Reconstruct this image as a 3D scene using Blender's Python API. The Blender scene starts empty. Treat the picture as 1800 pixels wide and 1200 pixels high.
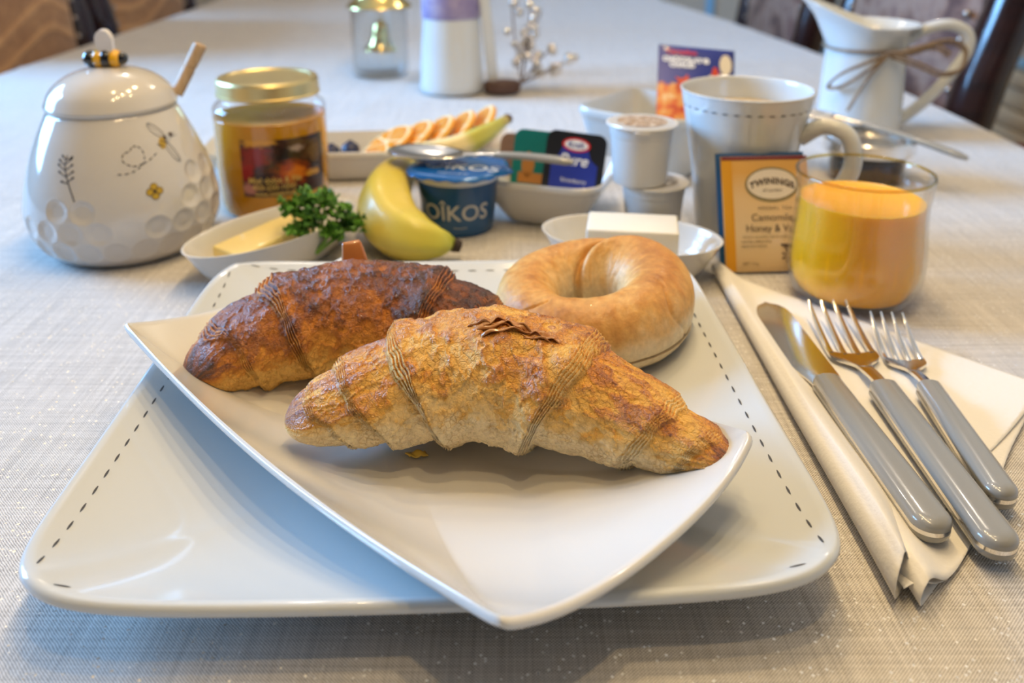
import bpy, bmesh, math, random
import numpy as np
from mathutils import Vector, Matrix

random.seed(7)
SC = bpy.context.scene
COL = SC.collection
PI = math.pi
TZ = 0.75                      # height of the table top

# ------------------------------------------------------------------ camera, world, lights, exposure
cam_d = bpy.data.cameras.new('camera')
cam_d.sensor_width = 36.0
cam_d.lens = 31.6              # 1580 px for an 1800 px wide frame
cam_d.shift_y = -300 / 1800    # the photograph is the lower part of a taller exposure
cam_d.clip_start = 0.01
cam_d.clip_end = 60
cam_d.dof.use_dof = True
cam_d.dof.focus_distance = 0.345
cam_d.dof.aperture_fstop = 8.6
cam = bpy.data.objects.new('camera', cam_d)
COL.objects.link(cam)
PITCH = math.radians(16.73)
CAM_H, CAM_D = 0.2256, 0.358
FPX, CPY = 1580.0, 300.0
cam.location = (0, -CAM_D, TZ + CAM_H)
cam.rotation_euler = (PI / 2 - PITCH, 0, 0)
SC.camera = cam

SC.view_settings.view_transform = 'Standard'
SC.view_settings.look = 'None'
SC.view_settings.gamma = 1
SC.view_settings.use_curve_mapping = False
SC.view_settings.exposure = -0.15

world = bpy.data.worlds.new('room_light')
SC.world = world
world.use_nodes = True
wb = world.node_tree.nodes['Background']
wb.inputs['Color'].default_value = (1.0, 0.94, 0.86, 1)
wb.inputs['Strength'].default_value = 0.12

def lamp(name, kind, loc, power, color, size=0.02, rot=(0, 0, 0), size_y=None):
    d = bpy.data.lights.new(name, kind)
    d.energy = power
    d.color = color
    if kind == 'AREA':
        d.shape = 'RECTANGLE'; d.size = size; d.size_y = size_y or size
    else:
        d.shadow_soft_size = size
    o = bpy.data.objects.new(name, d)
    o.location = loc; o.rotation_euler = rot
    COL.objects.link(o)
    return o

# daylight through the window on the left, and the bulbs of the chandelier over the table
win = lamp('window_daylight', 'AREA', (-2.70, 1.00, 1.72), 185, (0.24, 0.54, 1.0), 1.6, (0, math.radians(-62), 0), 1.6)
win.data.spread = math.radians(125)
for k in range(5):                                          # the row of bulbs along the table
    lamp('chandelier_bulb', 'POINT', (0.05, -0.36 + 0.21 * k, TZ + 0.90), 5.6, (1.0, 0.72, 0.36), 0.015)
for x in (-0.16, 0.28):                                      # and the two outer arms
    lamp('chandelier_bulb', 'POINT', (x, 0.10, TZ + 0.95), 2.6, (1.0, 0.72, 0.36), 0.015)

for x in (-0.55, 0.75):                                      # added unseen lamps that brighten the far cloth and right wall
    lamp('added_far_fill', 'POINT', (x, 1.75, 2.38), 9.0, (1.0, 0.86, 0.70), 0.03)

# ------------------------------------------------------------------ helpers
def P(px, py, z=0.0):
    """world point on the plane z above the table for a point of the 1800x1200 photograph"""
    a = (px - 900) / FPX; b = (CPY - py) / FPX
    dy = math.cos(PITCH) + b * math.sin(PITCH); dz = -math.sin(PITCH) + b * math.cos(PITCH)
    t = (z - CAM_H) / dz
    return Vector((a * t, dy * t - CAM_D, TZ + z))

def thing(name, label, cat, loc=(0, 0, TZ), rotz=0.0, group=None):
    o = bpy.data.objects.new(name, None)
    o.empty_display_size = 0.02
    COL.objects.link(o)
    o.location = loc; o.rotation_euler = (0, 0, rotz)
    o['label'] = label; o['category'] = cat
    if group: o['group'] = group
    return o

def tag(o, label, cat, group=None, kind=None):
    o['label'] = label; o['category'] = cat
    if group: o['group'] = group
    if kind: o['kind'] = kind
    return o

def struct(o):
    o['kind'] = 'structure'
    return o

def dup(root, loc, rotz=0.0, label=None):
    r = root.copy(); COL.objects.link(r); r.location = loc; r.rotation_euler = (0, 0, rotz)
    if label: r['label'] = label
    for ch in list(root.children):
        c = ch.copy(); COL.objects.link(c); c.parent = r
        for g in list(ch.children):
            d = g.copy(); COL.objects.link(d); d.parent = c
    return r

class MB:
    """collects vertices and faces for one mesh object"""
    def __init__(s): s.v = []; s.f = []
    def add(s, vf, M=None):
        v, f = vf; n = len(s.v)
        if M is not None: v = [tuple(M @ Vector(p)) for p in v]
        s.v += [tuple(p) for p in v]
        s.f += [tuple(i + n for i in q) for q in f]
        return s
    def build(s, name, mat, parent=None, angle=40, smooth=True, fix=True):
        return mesh_obj(name, s.v, s.f, mat, parent, angle, smooth, fix)

def mesh_obj(name, v, f, mat, parent=None, angle=40, smooth=True, fix=True):
    me = bpy.data.meshes.new(name)
    me.from_pydata([tuple(map(float, p)) for p in v], [], [tuple(map(int, q)) for q in f])
    if fix:
        bm = bmesh.new(); bm.from_mesh(me)
        bmesh.ops.recalc_face_normals(bm, faces=bm.faces)
        bm.to_mesh(me); bm.free()
    if smooth:
        me.shade_smooth()
        if angle is not None: me.set_sharp_from_angle(angle=math.radians(angle))
    me.materials.append(mat)
    o = bpy.data.objects.new(name, me)
    COL.objects.link(o)
    if parent is not None: o.parent = parent
    return o

def lathe(prof, n=64, sx=1.0, sy=1.0, rfun=None):
    """surface of revolution of (r, z); rfun(angle, z) may scale the radius"""
    v = []; f = []; m = len(prof)
    for (r, z) in prof:
        for k in range(n):
            a = 2 * PI * k / n
            q = r * (rfun(a, z) if rfun else 1)
            v.append((q * math.cos(a) * sx, q * math.sin(a) * sy, z))
    for i in range(m - 1):
        for k in range(n):
            k2 = (k + 1) % n
            f.append((i * n + k, i * n + k2, (i + 1) * n + k2, (i + 1) * n + k))
    if prof[0][0] > 1e-6: f.append(tuple(range(n)))
    if prof[-1][0] > 1e-6: f.append(tuple((m - 1) * n + k for k in range(n)))
    return v, f

def smooth_prof(pts, sub=6):
    """Catmull-Rom through (r, z) points"""
    out = []
    p = [pts[0]] + list(pts) + [pts[-1]]
    for i in range(1, len(p) - 2):
        for k in range(sub):
            t = k / sub
            q = []
            for d in range(len(pts[0])):
                a, b, c, e = p[i - 1][d], p[i][d], p[i + 1][d], p[i + 2][d]
                q.append(0.5 * (2 * b + (c - a) * t + (2 * a - 5 * b + 4 * c - e) * t * t + (3 * b - a - 3 * c + e) * t ** 3))
            out.append(tuple(q))
    out.append(tuple(pts[-1]))
    return out

def tube(pts, rad, n=12, cap=True, flat=1.0, up=(0, 0, 1)):
    """tube along points; rad is a number or a list; flat squeezes it along up"""
    pts = [Vector(p) for p in pts]; m = len(pts)
    if not hasattr(rad, '__len__'): rad = [rad] * m
    v = []; f = []
    side_prev = None
    for i, p in enumerate(pts):
        t = (pts[min(i + 1, m - 1)] - pts[max(i - 1, 0)]).normalized()
        s = t.cross(Vector(up))
        if s.length < 1e-4: s = t.cross(Vector((0, 1, 0.01)))
        s.normalize()
        if side_prev is not None and s.dot(side_prev) < 0: s = -s
        side_prev = s
        u = s.cross(t).normalized()
        for k in range(n):
            a = 2 * PI * k / n
            v.append(tuple(p + s * math.cos(a) * rad[i] + u * math.sin(a) * rad[i] * flat))
    for i in range(m - 1):
        for k in range(n):
            k2 = (k + 1) % n
            f.append((i * n + k, i * n + k2, (i + 1) * n + k2, (i + 1) * n + k))
    if cap:
        f.append(tuple(range(n))); f.append(tuple((m - 1) * n + k for k in range(n)))
    return v, f

def box(c, s, bevel=0.0, seg=2):
    bm = bmesh.new()
    bmesh.ops.create_cube(bm, size=1.0)
    for q in bm.verts:
        q.co = Vector((q.co.x * s[0] + c[0], q.co.y * s[1] + c[1], q.co.z * s[2] + c[2]))
    if bevel > 0:
        bmesh.ops.bevel(bm, geom=bm.edges[:], offset=bevel, segments=seg, affect='EDGES', profile=0.5)
    bm.verts.index_update()
    v = [tuple(q.co) for q in bm.verts]; f = [tuple(x.index for x in q.verts) for q in bm.faces]
    bm.free()
    return v, f

def prism(poly, z0, z1):
    n = len(poly)
    v = [(x, y, z0) for x, y in poly] + [(x, y, z1) for x, y in poly]
    f = [tuple(range(n)), tuple(range(n, 2 * n))] + [(i, (i + 1) % n, n + (i + 1) % n, n + i) for i in range(n)]
    return v, f

def grid(fn, nu, nv, closed_u=False):
    v = []; f = []
    for j in range(nv + 1):
        for i in range(nu + (0 if closed_u else 1)):
            v.append(tuple(fn(i / nu, j / nv)))
    w = nu if closed_u else nu + 1
    for j in range(nv):
        for i in range(nu):
            i2 = (i + 1) % w
            f.append((j * w + i, j * w + i2, (j + 1) * w + i2, (j + 1) * w + i))
    return v, f

def sphere(c, r, n=16, m=10, s=(1, 1, 1)):
    pr = [(r * math.sin(PI * i / m), -r * math.cos(PI * i / m)) for i in range(m + 1)]
    pr[0] = (1e-5, -r); pr[-1] = (1e-5, r)
    v, f = lathe(pr, n)
    return [(x * s[0] + c[0], y * s[1] + c[1], z * s[2] + c[2]) for x, y, z in v], f

def rrect(hx, hy, r, seg=6):
    out = []
    for cx, cy, a0 in ((hx - r, hy - r, 0), (-hx + r, hy - r, 90), (-hx + r, -hy + r, 180), (hx - r, -hy + r, 270)):
        for k in range(seg + 1):
            a = math.radians(a0 + 90 * k / seg)
            out.append((cx + r * math.cos(a), cy + r * math.sin(a)))
    return out

# ------------------------------------------------------------------ flat print: strokes, discs and lettering
def text2d(s, size, bold=0.0, shear=0.0, align='CENTER', space=1.0):
    cu = bpy.data.curves.new('lettering', 'FONT')
    cu.body = s; cu.size = size; cu.offset = bold; cu.shear = shear
    cu.align_x = align; cu.align_y = 'CENTER'; cu.space_character = space
    cu.resolution_u = 3; cu.fill_mode = 'FRONT'
    o = bpy.data.objects.new('lettering', cu); COL.objects.link(o)
    dg = bpy.context.evaluated_depsgraph_get()
    e = o.evaluated_get(dg); me = e.to_mesh()
    v = [(q.co.x, q.co.y) for q in me.vertices]; f = [tuple(p.vertices) for p in me.polygons]
    e.to_mesh_clear()
    bpy.data.objects.remove(o); bpy.data.curves.remove(cu)
    return v, f

def stroke2d(pts, w):
    pts = [Vector(p) for p in pts]; v = []; f = []
    if not hasattr(w, '__len__'): w = [w] * len(pts)
    for i, p in enumerate(pts):
        t = (pts[min(i + 1, len(pts) - 1)] - pts[max(i - 1, 0)]).normalized()
        n = Vector((-t.y, t.x)) * w[i] / 2
        v += [tuple(p + n), tuple(p - n)]
    for i in range(len(pts) - 1):
        f.append((2 * i, 2 * i + 1, 2 * i + 3, 2 * i + 2))
    return v, f

def disc2d(c, rx, ry=None, n=20, rot=0.0):
    ry = ry or rx
    v = [c]; ca, sa = math.cos(rot), math.sin(rot)
    for k in range(n):
        x = rx * math.cos(2 * PI * k / n); y = ry * math.sin(2 * PI * k / n)
        v.append((c[0] + x * ca - y * sa, c[1] + x * sa + y * ca))
    return v, [(0, 1 + k, 1 + (k + 1) % n) for k in range(n)]

def rect2d(x0, y0, x1, y1, nx=1, ny=1):
    v = []; f = []
    for j in range(ny + 1):
        for i in range(nx + 1):
            v.append((x0 + (x1 - x0) * i / nx, y0 + (y1 - y0) * j / ny))
    for j in range(ny):
        for i in range(nx):
            a = j * (nx + 1) + i
            f.append((a, a + 1, a + nx + 2, a + nx + 1))
    return v, f

def decal(name, items, fn, mat, parent):
    """prints 2D items on a surface: fn(x, y) gives the 3D point"""
    v = []; f = []
    for it, off in items:
        n = len(v)
        v += [fn(x + off[0], y + off[1]) for x, y in it[0]]
        f += [tuple(i + n for i in q) for q in it[1]]
    return mesh_obj(name, v, f, mat, parent, None, True, False)

# ------------------------------------------------------------------ numpy noise
def _hash(ix, iy, iz, seed):
    h = (ix.astype(np.uint32) * np.uint32(374761393) + iy.astype(np.uint32) * np.uint32(668265263)
         + iz.astype(np.uint32) * np.uint32(2147483647) + np.uint32(seed * 97 + 13))
    h = (h ^ (h >> np.uint32(13))) * np.uint32(1274126177)
    h = h ^ (h >> np.uint32(16))
    return (h & np.uint32(0xffffff)).astype(np.float64) / 0xffffff

def vnoise(p, seed=0):
    with np.errstate(over='ignore'):
        i = np.floor(p).astype(np.int64); f = p - i; u = f * f * (3 - 2 * f)
        r = 0
        for dx in (0, 1):
            for dy in (0, 1):
                for dz in (0, 1):
                    w = (u[:, 0] if dx else 1 - u[:, 0]) * (u[:, 1] if dy else 1 - u[:, 1]) * (u[:, 2] if dz else 1 - u[:, 2])
                    r = r + w * _hash(i[:, 0] + dx, i[:, 1] + dy, i[:, 2] + dz, seed)
    return r * 2 - 1

def fbm(p, oct=4, seed=0):
    a = 1.0; s = 0; t = 0
    for k in range(oct):
        s = s + a * vnoise(p * (2.03 ** k) + 11.3 * k, seed + k); t += a; a *= 0.5
    return s / t

def sstep(a, b, x):
    t = np.clip((x - a) / (b - a), 0, 1)
    return t * t * (3 - 2 * t)

def ramp(x, stops):
    xs = [s[0] for s in stops]
    return np.stack([np.interp(x, xs, [s[1][c] for s in stops]) for c in range(3)], 1)

# ------------------------------------------------------------------ materials
def mat(name, color=(0.8, 0.8, 0.8), rough=0.5, metal=0.0, coat=0.0, sss=0.0, sss_r=(0.01, 0.006, 0.004), spec=0.5, trans=0.0, sheen=0.0):
    m = bpy.data.materials.new(name); m.use_nodes = True
    b = m.node_tree.nodes['Principled BSDF']
    b.inputs['Base Color'].default_value = (*color, 1)
    b.inputs['Roughness'].default_value = rough
    b.inputs['Metallic'].default_value = metal
    b.inputs['Coat Weight'].default_value = coat
    b.inputs['Coat Roughness'].default_value = 0.06
    b.inputs['Specular IOR Level'].default_value = spec
    b.inputs['Transmission Weight'].default_value = trans
    b.inputs['Sheen Weight'].default_value = sheen
    if sss > 0:
        b.inputs['Subsurface Weight'].default_value = sss
        b.inputs['Subsurface Radius'].default_value = sss_r
        b.inputs['Subsurface Scale'].default_value = 1.0
    return m

class NT:
    """little node-tree helper"""
    def __init__(s, m):
        s.m = m; s.t = m.node_tree; s.b = s.t.nodes.get('Principled BSDF')
        s.out = [n for n in s.t.nodes if n.type == 'OUTPUT_MATERIAL'][0]
    def n(s, kind, **kw):
        x = s.t.nodes.new(kind)
        for k, v in kw.items():
            if k in x.inputs: x.inputs[k].default_value = v
            else: setattr(x, k, v)
        return x
    def l(s, a, b): s.t.links.new(a, b)
    def coord(s, kind='Object', scale=(1, 1, 1)):
        c = s.n('ShaderNodeTexCoord'); mp = s.n('ShaderNodeMapping'); mp.inputs['Scale'].default_value = scale
        s.l(c.outputs[kind], mp.inputs['Vector']); return mp.outputs[0]
    def noise(s, vec, scale, detail=3.0, rough=0.55):
        x = s.n('ShaderNodeTexNoise'); x.inputs['Scale'].default_value = scale
        x.inputs['Detail'].default_value = detail; x.inputs['Roughness'].default_value = rough
        s.l(vec, x.inputs['Vector']); return x.outputs['Fac']
    def ramp(s, fac, stops):
        x = s.n('ShaderNodeValToRGB'); e = x.color_ramp.elements
        while len(e) > len(stops): e.remove(e[-1])
        while len(e) < len(stops): e.new(0.5)
        for q, (p, c) in zip(e, stops): q.position = p; q.color = (*c, 1) if len(c) == 3 else c
        s.l(fac, x.inputs['Fac']); return x.outputs['Color']
    def mix(s, fac, a, b, blend='MIX'):
        x = s.n('ShaderNodeMix'); x.data_type = 'RGBA'; x.blend_type = blend
        for val, i in ((fac, 0), (a, 6), (b, 7)):
            if hasattr(val, 'links'): s.l(val, x.inputs[i])
            elif hasattr(val, '__len__'): x.inputs[i].default_value = (*val, 1)
            else: x.inputs[i].default_value = val
        return x.outputs[2]
    def math(s, op, a, b=0.0):
        x = s.n('ShaderNodeMath'); x.operation = op
        for val, i in ((a, 0), (b, 1)):
            if hasattr(val, 'links'): s.l(val, x.inputs[i])
            else: x.inputs[i].default_value = val
        return x.outputs[0]
    def bump(s, h, strength=0.3, dist=0.001):
        x = s.n('ShaderNodeBump'); x.inputs['Strength'].default_value = strength; x.inputs['Distance'].default_value = dist
        s.l(h, x.inputs['Height']); s.l(x.outputs[0], s.b.inputs['Normal']); return x.outputs[0]

def glass_mat(name, tint=(0.985, 0.99, 0.99), strength=1.0):
    m = bpy.data.materials.new(name); m.use_nodes = True
    N = NT(m); N.t.nodes.remove(N.b)
    tr = N.n('ShaderNodeBsdfTransparent'); tr.inputs[0].default_value = (*tint, 1)
    gl = N.n('ShaderNodeBsdfGlossy'); gl.inputs['Roughness'].default_value = 0.02
    lw = N.n('ShaderNodeLayerWeight'); lw.inputs['Blend'].default_value = 0.5
    fac = N.math('MULTIPLY', N.math('ADD', N.math('POWER', lw.outputs['Facing'], 4.0), 0.035), strength)
    fac2 = N.math('MINIMUM', fac, 0.85)
    mx = N.n('ShaderNodeMixShader'); N.l(fac2, mx.inputs[0]); N.l(tr.outputs[0], mx.inputs[1]); N.l(gl.outputs[0], mx.inputs[2])
    N.l(mx.outputs[0], N.out.inputs[0])
    return m

CERAMIC = mat('white_glazed_ceramic', (0.67, 0.65, 0.61), 0.12, coat=0.5)
CERAMIC_COOL = mat('cool_white_glazed_ceramic', (0.60, 0.618, 0.612), 0.11, coat=0.5)
INK = mat('dark_grey_print', (0.05, 0.05, 0.055), 0.35)
STEEL = mat('polished_steel', (0.82, 0.80, 0.77), 0.14, metal=1.0)
HANDLE = mat('grey_handle_plastic', (0.275, 0.265, 0.235), 0.22, coat=0.7)
GLASS = glass_mat('clear_glass')
GOLD = mat('gold_metal', (0.85, 0.66, 0.26), 0.2, metal=1.0)
WHITE = mat('white_print', (0.80, 0.79, 0.77), 0.4)
# ------------------------------------------------------------------ the room
def wall_mat(name, c):
    m = mat(name, c, 0.6); N = NT(m)
    n = N.noise(N.coord(), 60, 4)
    N.bump(n, 0.08, 0.002)
    return m
WALLP = wall_mat('warm_wall_paint', (0.60, 0.54, 0.45))
PANELP = wall_mat('grey_beige_panel_paint', (0.58, 0.53, 0.46))
TRIMP = mat('cream_gloss_trim_paint', (0.80, 0.68, 0.48), 0.3, coat=0.3)
EDGE_REFL = mat('painted_window_reflection', (0.30, 0.62, 0.92), 0.2, coat=0.5)  # blue reflection of the window put into the trim colour

m = mat('oak_floorboards', (0.3, 0.2, 0.12), 0.4); N = NT(m)
v = N.coord('Object', (1, 1, 1))
br = N.n('ShaderNodeTexBrick'); N.l(v, br.inputs['Vector'])
br.inputs['Scale'].default_value = 1.0; br.inputs['Brick Width'].default_value = 1.2; br.inputs['Row Height'].default_value = 0.12
br.inputs['Mortar Size'].default_value = 0.003
br.inputs['Color1'].default_value = (0.30, 0.20, 0.12, 1); br.inputs['Color2'].default_value = (0.22, 0.14, 0.08, 1)
br.inputs['Mortar'].default_value = (0.05, 0.03, 0.02, 1)
N.l(br.outputs['Color'], N.b.inputs['Base Color'])
FLOORM = m

X0, X1, Y0, Y1, HC = -2.3, 1.5, -1.6, 3.8, 2.5
struct(MB().add(box(((X0 + X1) / 2, (Y0 + Y1) / 2, -0.05), (X1 - X0 + 0.4, Y1 - Y0 + 0.4, 0.1))).build('floor', FLOORM))
struct(MB().add(box(((X0 + X1) / 2, Y1 + 0.05, HC / 2), (X1 - X0 + 0.4, 0.1, HC))).build('wall_back', WALLP))
struct(MB().add(box((X1 + 0.05, (Y0 + Y1) / 2, HC / 2), (0.1, Y1 - Y0, HC))).build('wall_right', WALLP))
struct(MB().add(box(((X0 + X1) / 2, (Y0 + Y1) / 2, HC + 0.05), (X1 - X0 + 0.4, Y1 - Y0 + 0.4, 0.1))).build('ceiling', wall_mat('white_ceiling_paint', (0.80, 0.78, 0.74))))
# left wall with the window opening y 0.5..2.0, z 0.8..2.3
wl = MB()
wl.add(box((X0 - 0.05, (Y0 + 0.25) / 2, HC / 2), (0.1, 0.25 - Y0, HC)))
wl.add(box((X0 - 0.05, (1.75 + Y1) / 2, HC / 2), (0.1, Y1 - 1.75, HC)))
wl.add(box((X0 - 0.05, 1.0, 0.4), (0.1, 1.5, 0.8)))
wl.add(box((X0 - 0.05, 1.0, 2.4), (0.1, 1.5, 0.2)))
struct(wl.build('wall_left', WALLP))
wf = MB()
for y in (0.28, 1.0, 1.72): wf.add(box((X0 - 0.03, y, 1.55), (0.06, 0.05, 1.5), 0.006))
for z in (0.83, 1.55, 2.27): wf.add(box((X0 - 0.03, 1.0, z), (0.05, 1.44, 0.05), 0.006))
struct(wf.build('window_1', mat('white_window_paint', (0.75, 0.75, 0.74), 0.35)))
# wainscot on the right wall: recessed panels in frames over stepped base mouldings
panels = []
for y0 in (0.02, 0.86, 1.70, 2.54):
    fr = MB()
    yc = y0 + 0.36
    for y in (y0, y0 + 0.72): fr.add(box((X1 - 0.006, y, 0.78), (0.014, 0.035, 0.78), 0.005))
    for z in (0.52, 1.155): fr.add(box((X1 - 0.006, yc, z), (0.014, 0.72, 0.03), 0.005))
    o = struct(fr.build('trim_1', EDGE_REFL if 1 < y0 < 2 else TRIMP))  # one frame carries the window's blue reflection as its colour
    p = MB().add(box((X1 - 0.002, yc, 0.84), (0.006, 0.68, 0.62))).build('panel', PANELP, o)
bb = MB()
for z0, z1, d in ((0, 0.17, 0.055), (0.17, 0.235, 0.040), (0.235, 0.33, 0.034), (0.33, 0.385, 0.026), (0.385, 0.45, 0.020), (0.45, 0.50, 0.030)):
    bb.add(box((X1 - d / 2, (Y0 + Y1) / 2, (z0 + z1) / 2), (d, Y1 - Y0, z1 - z0 - 0.006), 0.004))
struct(bb.build('baseboard_right', TRIMP))
struct(MB().add(box(((X0 + X1) / 2, Y1 - 0.012, 0.08), (X1 - X0 - 0.1, 0.024, 0.16), 0.004)).build('baseboard_back', TRIMP))
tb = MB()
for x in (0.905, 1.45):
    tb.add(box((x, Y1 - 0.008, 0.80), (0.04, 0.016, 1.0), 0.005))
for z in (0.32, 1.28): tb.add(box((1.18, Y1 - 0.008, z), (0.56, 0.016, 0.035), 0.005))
struct(tb.build('trim_2', EDGE_REFL))  # back trim coloured blue in place of reflected window light

# ------------------------------------------------------------------ table
WOOD = mat('dark_mahogany', (0.02, 0.006, 0.006), 0.22, coat=0.6); N = NT(WOOD)
n = N.noise(N.coord('Object', (3, 3, 40)), 3, 4)
N.l(N.ramp(n, [(0.3, (0.008, 0.002, 0.003)), (0.7, (0.030, 0.007, 0.006))]), N.b.inputs['Base Color'])
TY0, TY1 = -0.36, 2.25
def xr(y): return 0.49 - 0.085 * ((y - 0.62) / 0.95) ** 2 if y < 1.8 else xr(1.799)
def xl(y): return -0.70
t = thing('dining_table', 'long dark wooden dining table hidden under the grey linen cloth', 'table', (-0.13, 0.95, 0))
MB().add(box((0, 0, TZ - 0.026), (0.98, 2.5, 0.036), 0.004)).build('tabletop', WOOD, t)
for x in (-0.42, 0.42):
    for y in (-1.18, 1.20):
        MB().add(tube([(x, y, 0.0), (x, y, 0.1), (x, y, 0.35), (x, y, 0.62), (x, y, TZ - 0.04)], [0.025, 0.035, 0.028, 0.045, 0.045], 16)).build('leg', WOOD, t)

# linen tablecloth with silver thread
CL = mat('silver_thread_linen', (0.6, 0.57, 0.52), 0.75, sheen=0.5); N = NT(CL)
N.b.inputs['Sheen Roughness'].default_value = 0.35
co = N.coord('Object')
sep = N.n('ShaderNodeSeparateXYZ'); N.l(co, sep.inputs[0])
K = 2 * PI / 0.00115
wob = N.noise(N.coord('Object', (60, 60, 1)), 4, 2)
sx = N.math('SINE', N.math('ADD', N.math('MULTIPLY', sep.outputs['X'], K), N.math('MULTIPLY', wob, 3.0)))
sy = N.math('SINE', N.math('ADD', N.math('MULTIPLY', sep.outputs['Y'], K), N.math('MULTIPLY', wob, 3.0)))
weave = N.math('MULTIPLY', sx, sy)                                    # over-under pattern
w01 = N.math('ADD', N.math('MULTIPLY', weave, 0.5), 0.5)
slub1 = N.noise(N.coord('Object', (14, 900, 1)), 1.0, 2)
slub2 = N.noise(N.coord('Object', (900, 14, 1)), 1.0, 2)
slub = N.math('ADD', slub1, slub2)
fac = N.math('ADD', N.math('MULTIPLY', w01, 0.62), N.math('MULTIPLY', N.math('SUBTRACT', slub, 0.96), 0.34))
base = N.ramp(fac, [(-0.0, (0.13, 0.115, 0.10)), (0.24, (0.46, 0.425, 0.385)), (0.56, (0.84, 0.80, 0.75))])
vor = N.n('ShaderNodeTexVoronoi'); vor.inputs['Scale'].default_value = 620; N.l(co, vor.inputs['Vector'])
cs = N.n('ShaderNodeSeparateXYZ'); N.l(vor.outputs['Color'], cs.inputs[0])
sel = N.math('GREATER_THAN', cs.outputs['X'], 0.88)
dot = N.math('LESS_THAN', vor.outputs['Distance'], 0.34)
sp = N.math('MULTIPLY', sel, dot)
col = N.mix(sp, base, (1.0, 0.99, 0.97))
N.l(col, N.b.inputs['Base Color'])
N.l(N.math('MULTIPLY', sp, 0.2), N.b.inputs['Metallic'])
N.l(N.math('SUBTRACT', 0.78, N.math('MULTIPLY', sp, 0.44)), N.b.inputs['Roughness'])
bp = N.n('ShaderNodeBump'); bp.inputs['Strength'].default_value = 0.55; bp.inputs['Distance'].default_value = 0.0004
N.l(fac, bp.inputs['Height'])
# silver threads tilt every way, so each spark catches a different lamp
off = N.n('ShaderNodeVectorMath'); off.operation = 'SUBTRACT'; N.l(vor.outputs['Color'], off.inputs[0]); off.inputs[1].default_value = (0.5, 0.5, 0.5)
scl = N.n('ShaderNodeVectorMath'); scl.operation = 'SCALE'; N.l(off.outputs[0], scl.inputs[0]); N.l(N.math('MULTIPLY', sp, 1.1), scl.inputs['Scale'])
ad = N.n('ShaderNodeVectorMath'); ad.operation = 'ADD'; N.l(bp.outputs[0], ad.inputs[0]); N.l(scl.outputs[0], ad.inputs[1])
nm = N.n('ShaderNodeVectorMath'); nm.operation = 'NORMALIZE'; N.l(ad.outputs[0], nm.inputs[0])
N.l(nm.outputs[0], N.b.inputs['Normal'])

nu, nv = 150, 300
ny = np.linspace(TY0, TY1, nv + 1); nx = np.linspace(0, 1, nu + 1)
V = []
for y in ny:
    a, b = xl(y), xr(y)
    for u in nx: V.append((a + (b - a) * u, y, TZ))
V = np.array(V)
def crease(d, w): return np.exp(-(d / w) ** 2)
far = sstep(0.45, 0.75, V[:, 1])
pn = np.stack([V[:, 0] * 5, V[:, 1] * 4, V[:, 1] * 0], 1)
V[:, 2] += -0.0006 - 0.0022 * far + far * (0.0016 * fbm(pn, 3, 5) + 0.0012 * crease(V[:, 0] - 0.075 + 0.02 * (V[:, 1] - 1), 0.006)
                  + 0.0012 * crease(V[:, 0] + 0.33, 0.006) + 0.0014 * crease(V[:, 1] - 0.93 - 0.03 * V[:, 0], 0.006)
                  + 0.0012 * crease(V[:, 1] - 1.32, 0.007) + 0.001 * crease(V[:, 1] - 1.70, 0.007)
                  + 0.0016 * crease(V[:, 0] + 0.16 - 0.12 * (V[:, 1] - 0.7), 0.007) * sstep(1.0, 0.7, V[:, 1]))
F = []
w = nu + 1
for j in range(nv):
    for i in range(nu): F.append((j * w + i, j * w + i + 1, (j + 1) * w + i + 1, (j + 1) * w + i))
V = [tuple(p) for p in V]
# hanging skirt all round
loop = [i for i in range(nu + 1)] + [j * w + nu for j in range(1, nv + 1)] + [nv * w + i for i in range(nu - 1, -1, -1)] + [j * w for j in range(nv - 1, 0, -1)]
cx, cy = -0.12, 0.95
prev = loop
for k in range(1, 9):
    drop = 0.19 * k / 8; ring = []
    for q, i in enumerate(loop):
        x, y, z = V[i]
        ox = -1 if x < xl(y) + 1e-4 else (1 if x > xr(y) - 1e-4 else 0)
        oy = -1 if y < TY0 + 1e-4 else (1 if y > TY1 - 1e-4 else 0)
        s = 0.006 * min(k, 2) + 0.012 * (k / 8) * (1 + math.sin(q * 0.12))
        V.append((x + ox * s, y + oy * s, TZ - drop)); ring.append(len(V) - 1)
    n = len(loop)
    for q in range(n): F.append((prev[q], prev[(q + 1) % n], ring[(q + 1) % n], ring[q]))
    prev = ring
cloth = mesh_obj('tablecloth', V, F, CL, None, 60)
tag(cloth, 'grey beige linen tablecloth with silver sparkle covering the whole dining table', 'tablecloth')
# ------------------------------------------------------------------ square coupe plates and angular bowls
def gauge(x, y, hx, hy, n, bow=0.0):
    ay = np.abs(y) / hy
    ax = np.abs(x) / (hx * (1 + bow * np.clip(1 - ay ** 4, 0, 1)))
    return (ax ** n + ay ** n) ** (1.0 / n)

def coupe(hx, hy, n, t0, zc, zmid, zcor, pw, ck=3.0, bow=0.0):
    def z(x, y):
        ax = np.abs(x) / hx; ay = np.abs(y) / hy
        t = gauge(x, y, hx, hy, n, bow)
        c = (np.minimum(ax, ay) / np.maximum(np.maximum(ax, ay), 1e-9)) ** ck
        rim = zmid + (zcor - zmid) * c
        f = np.clip((t - t0) / (1 - t0), 0, None)
        return zc + (rim - zc) * f ** pw
    return z

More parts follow.
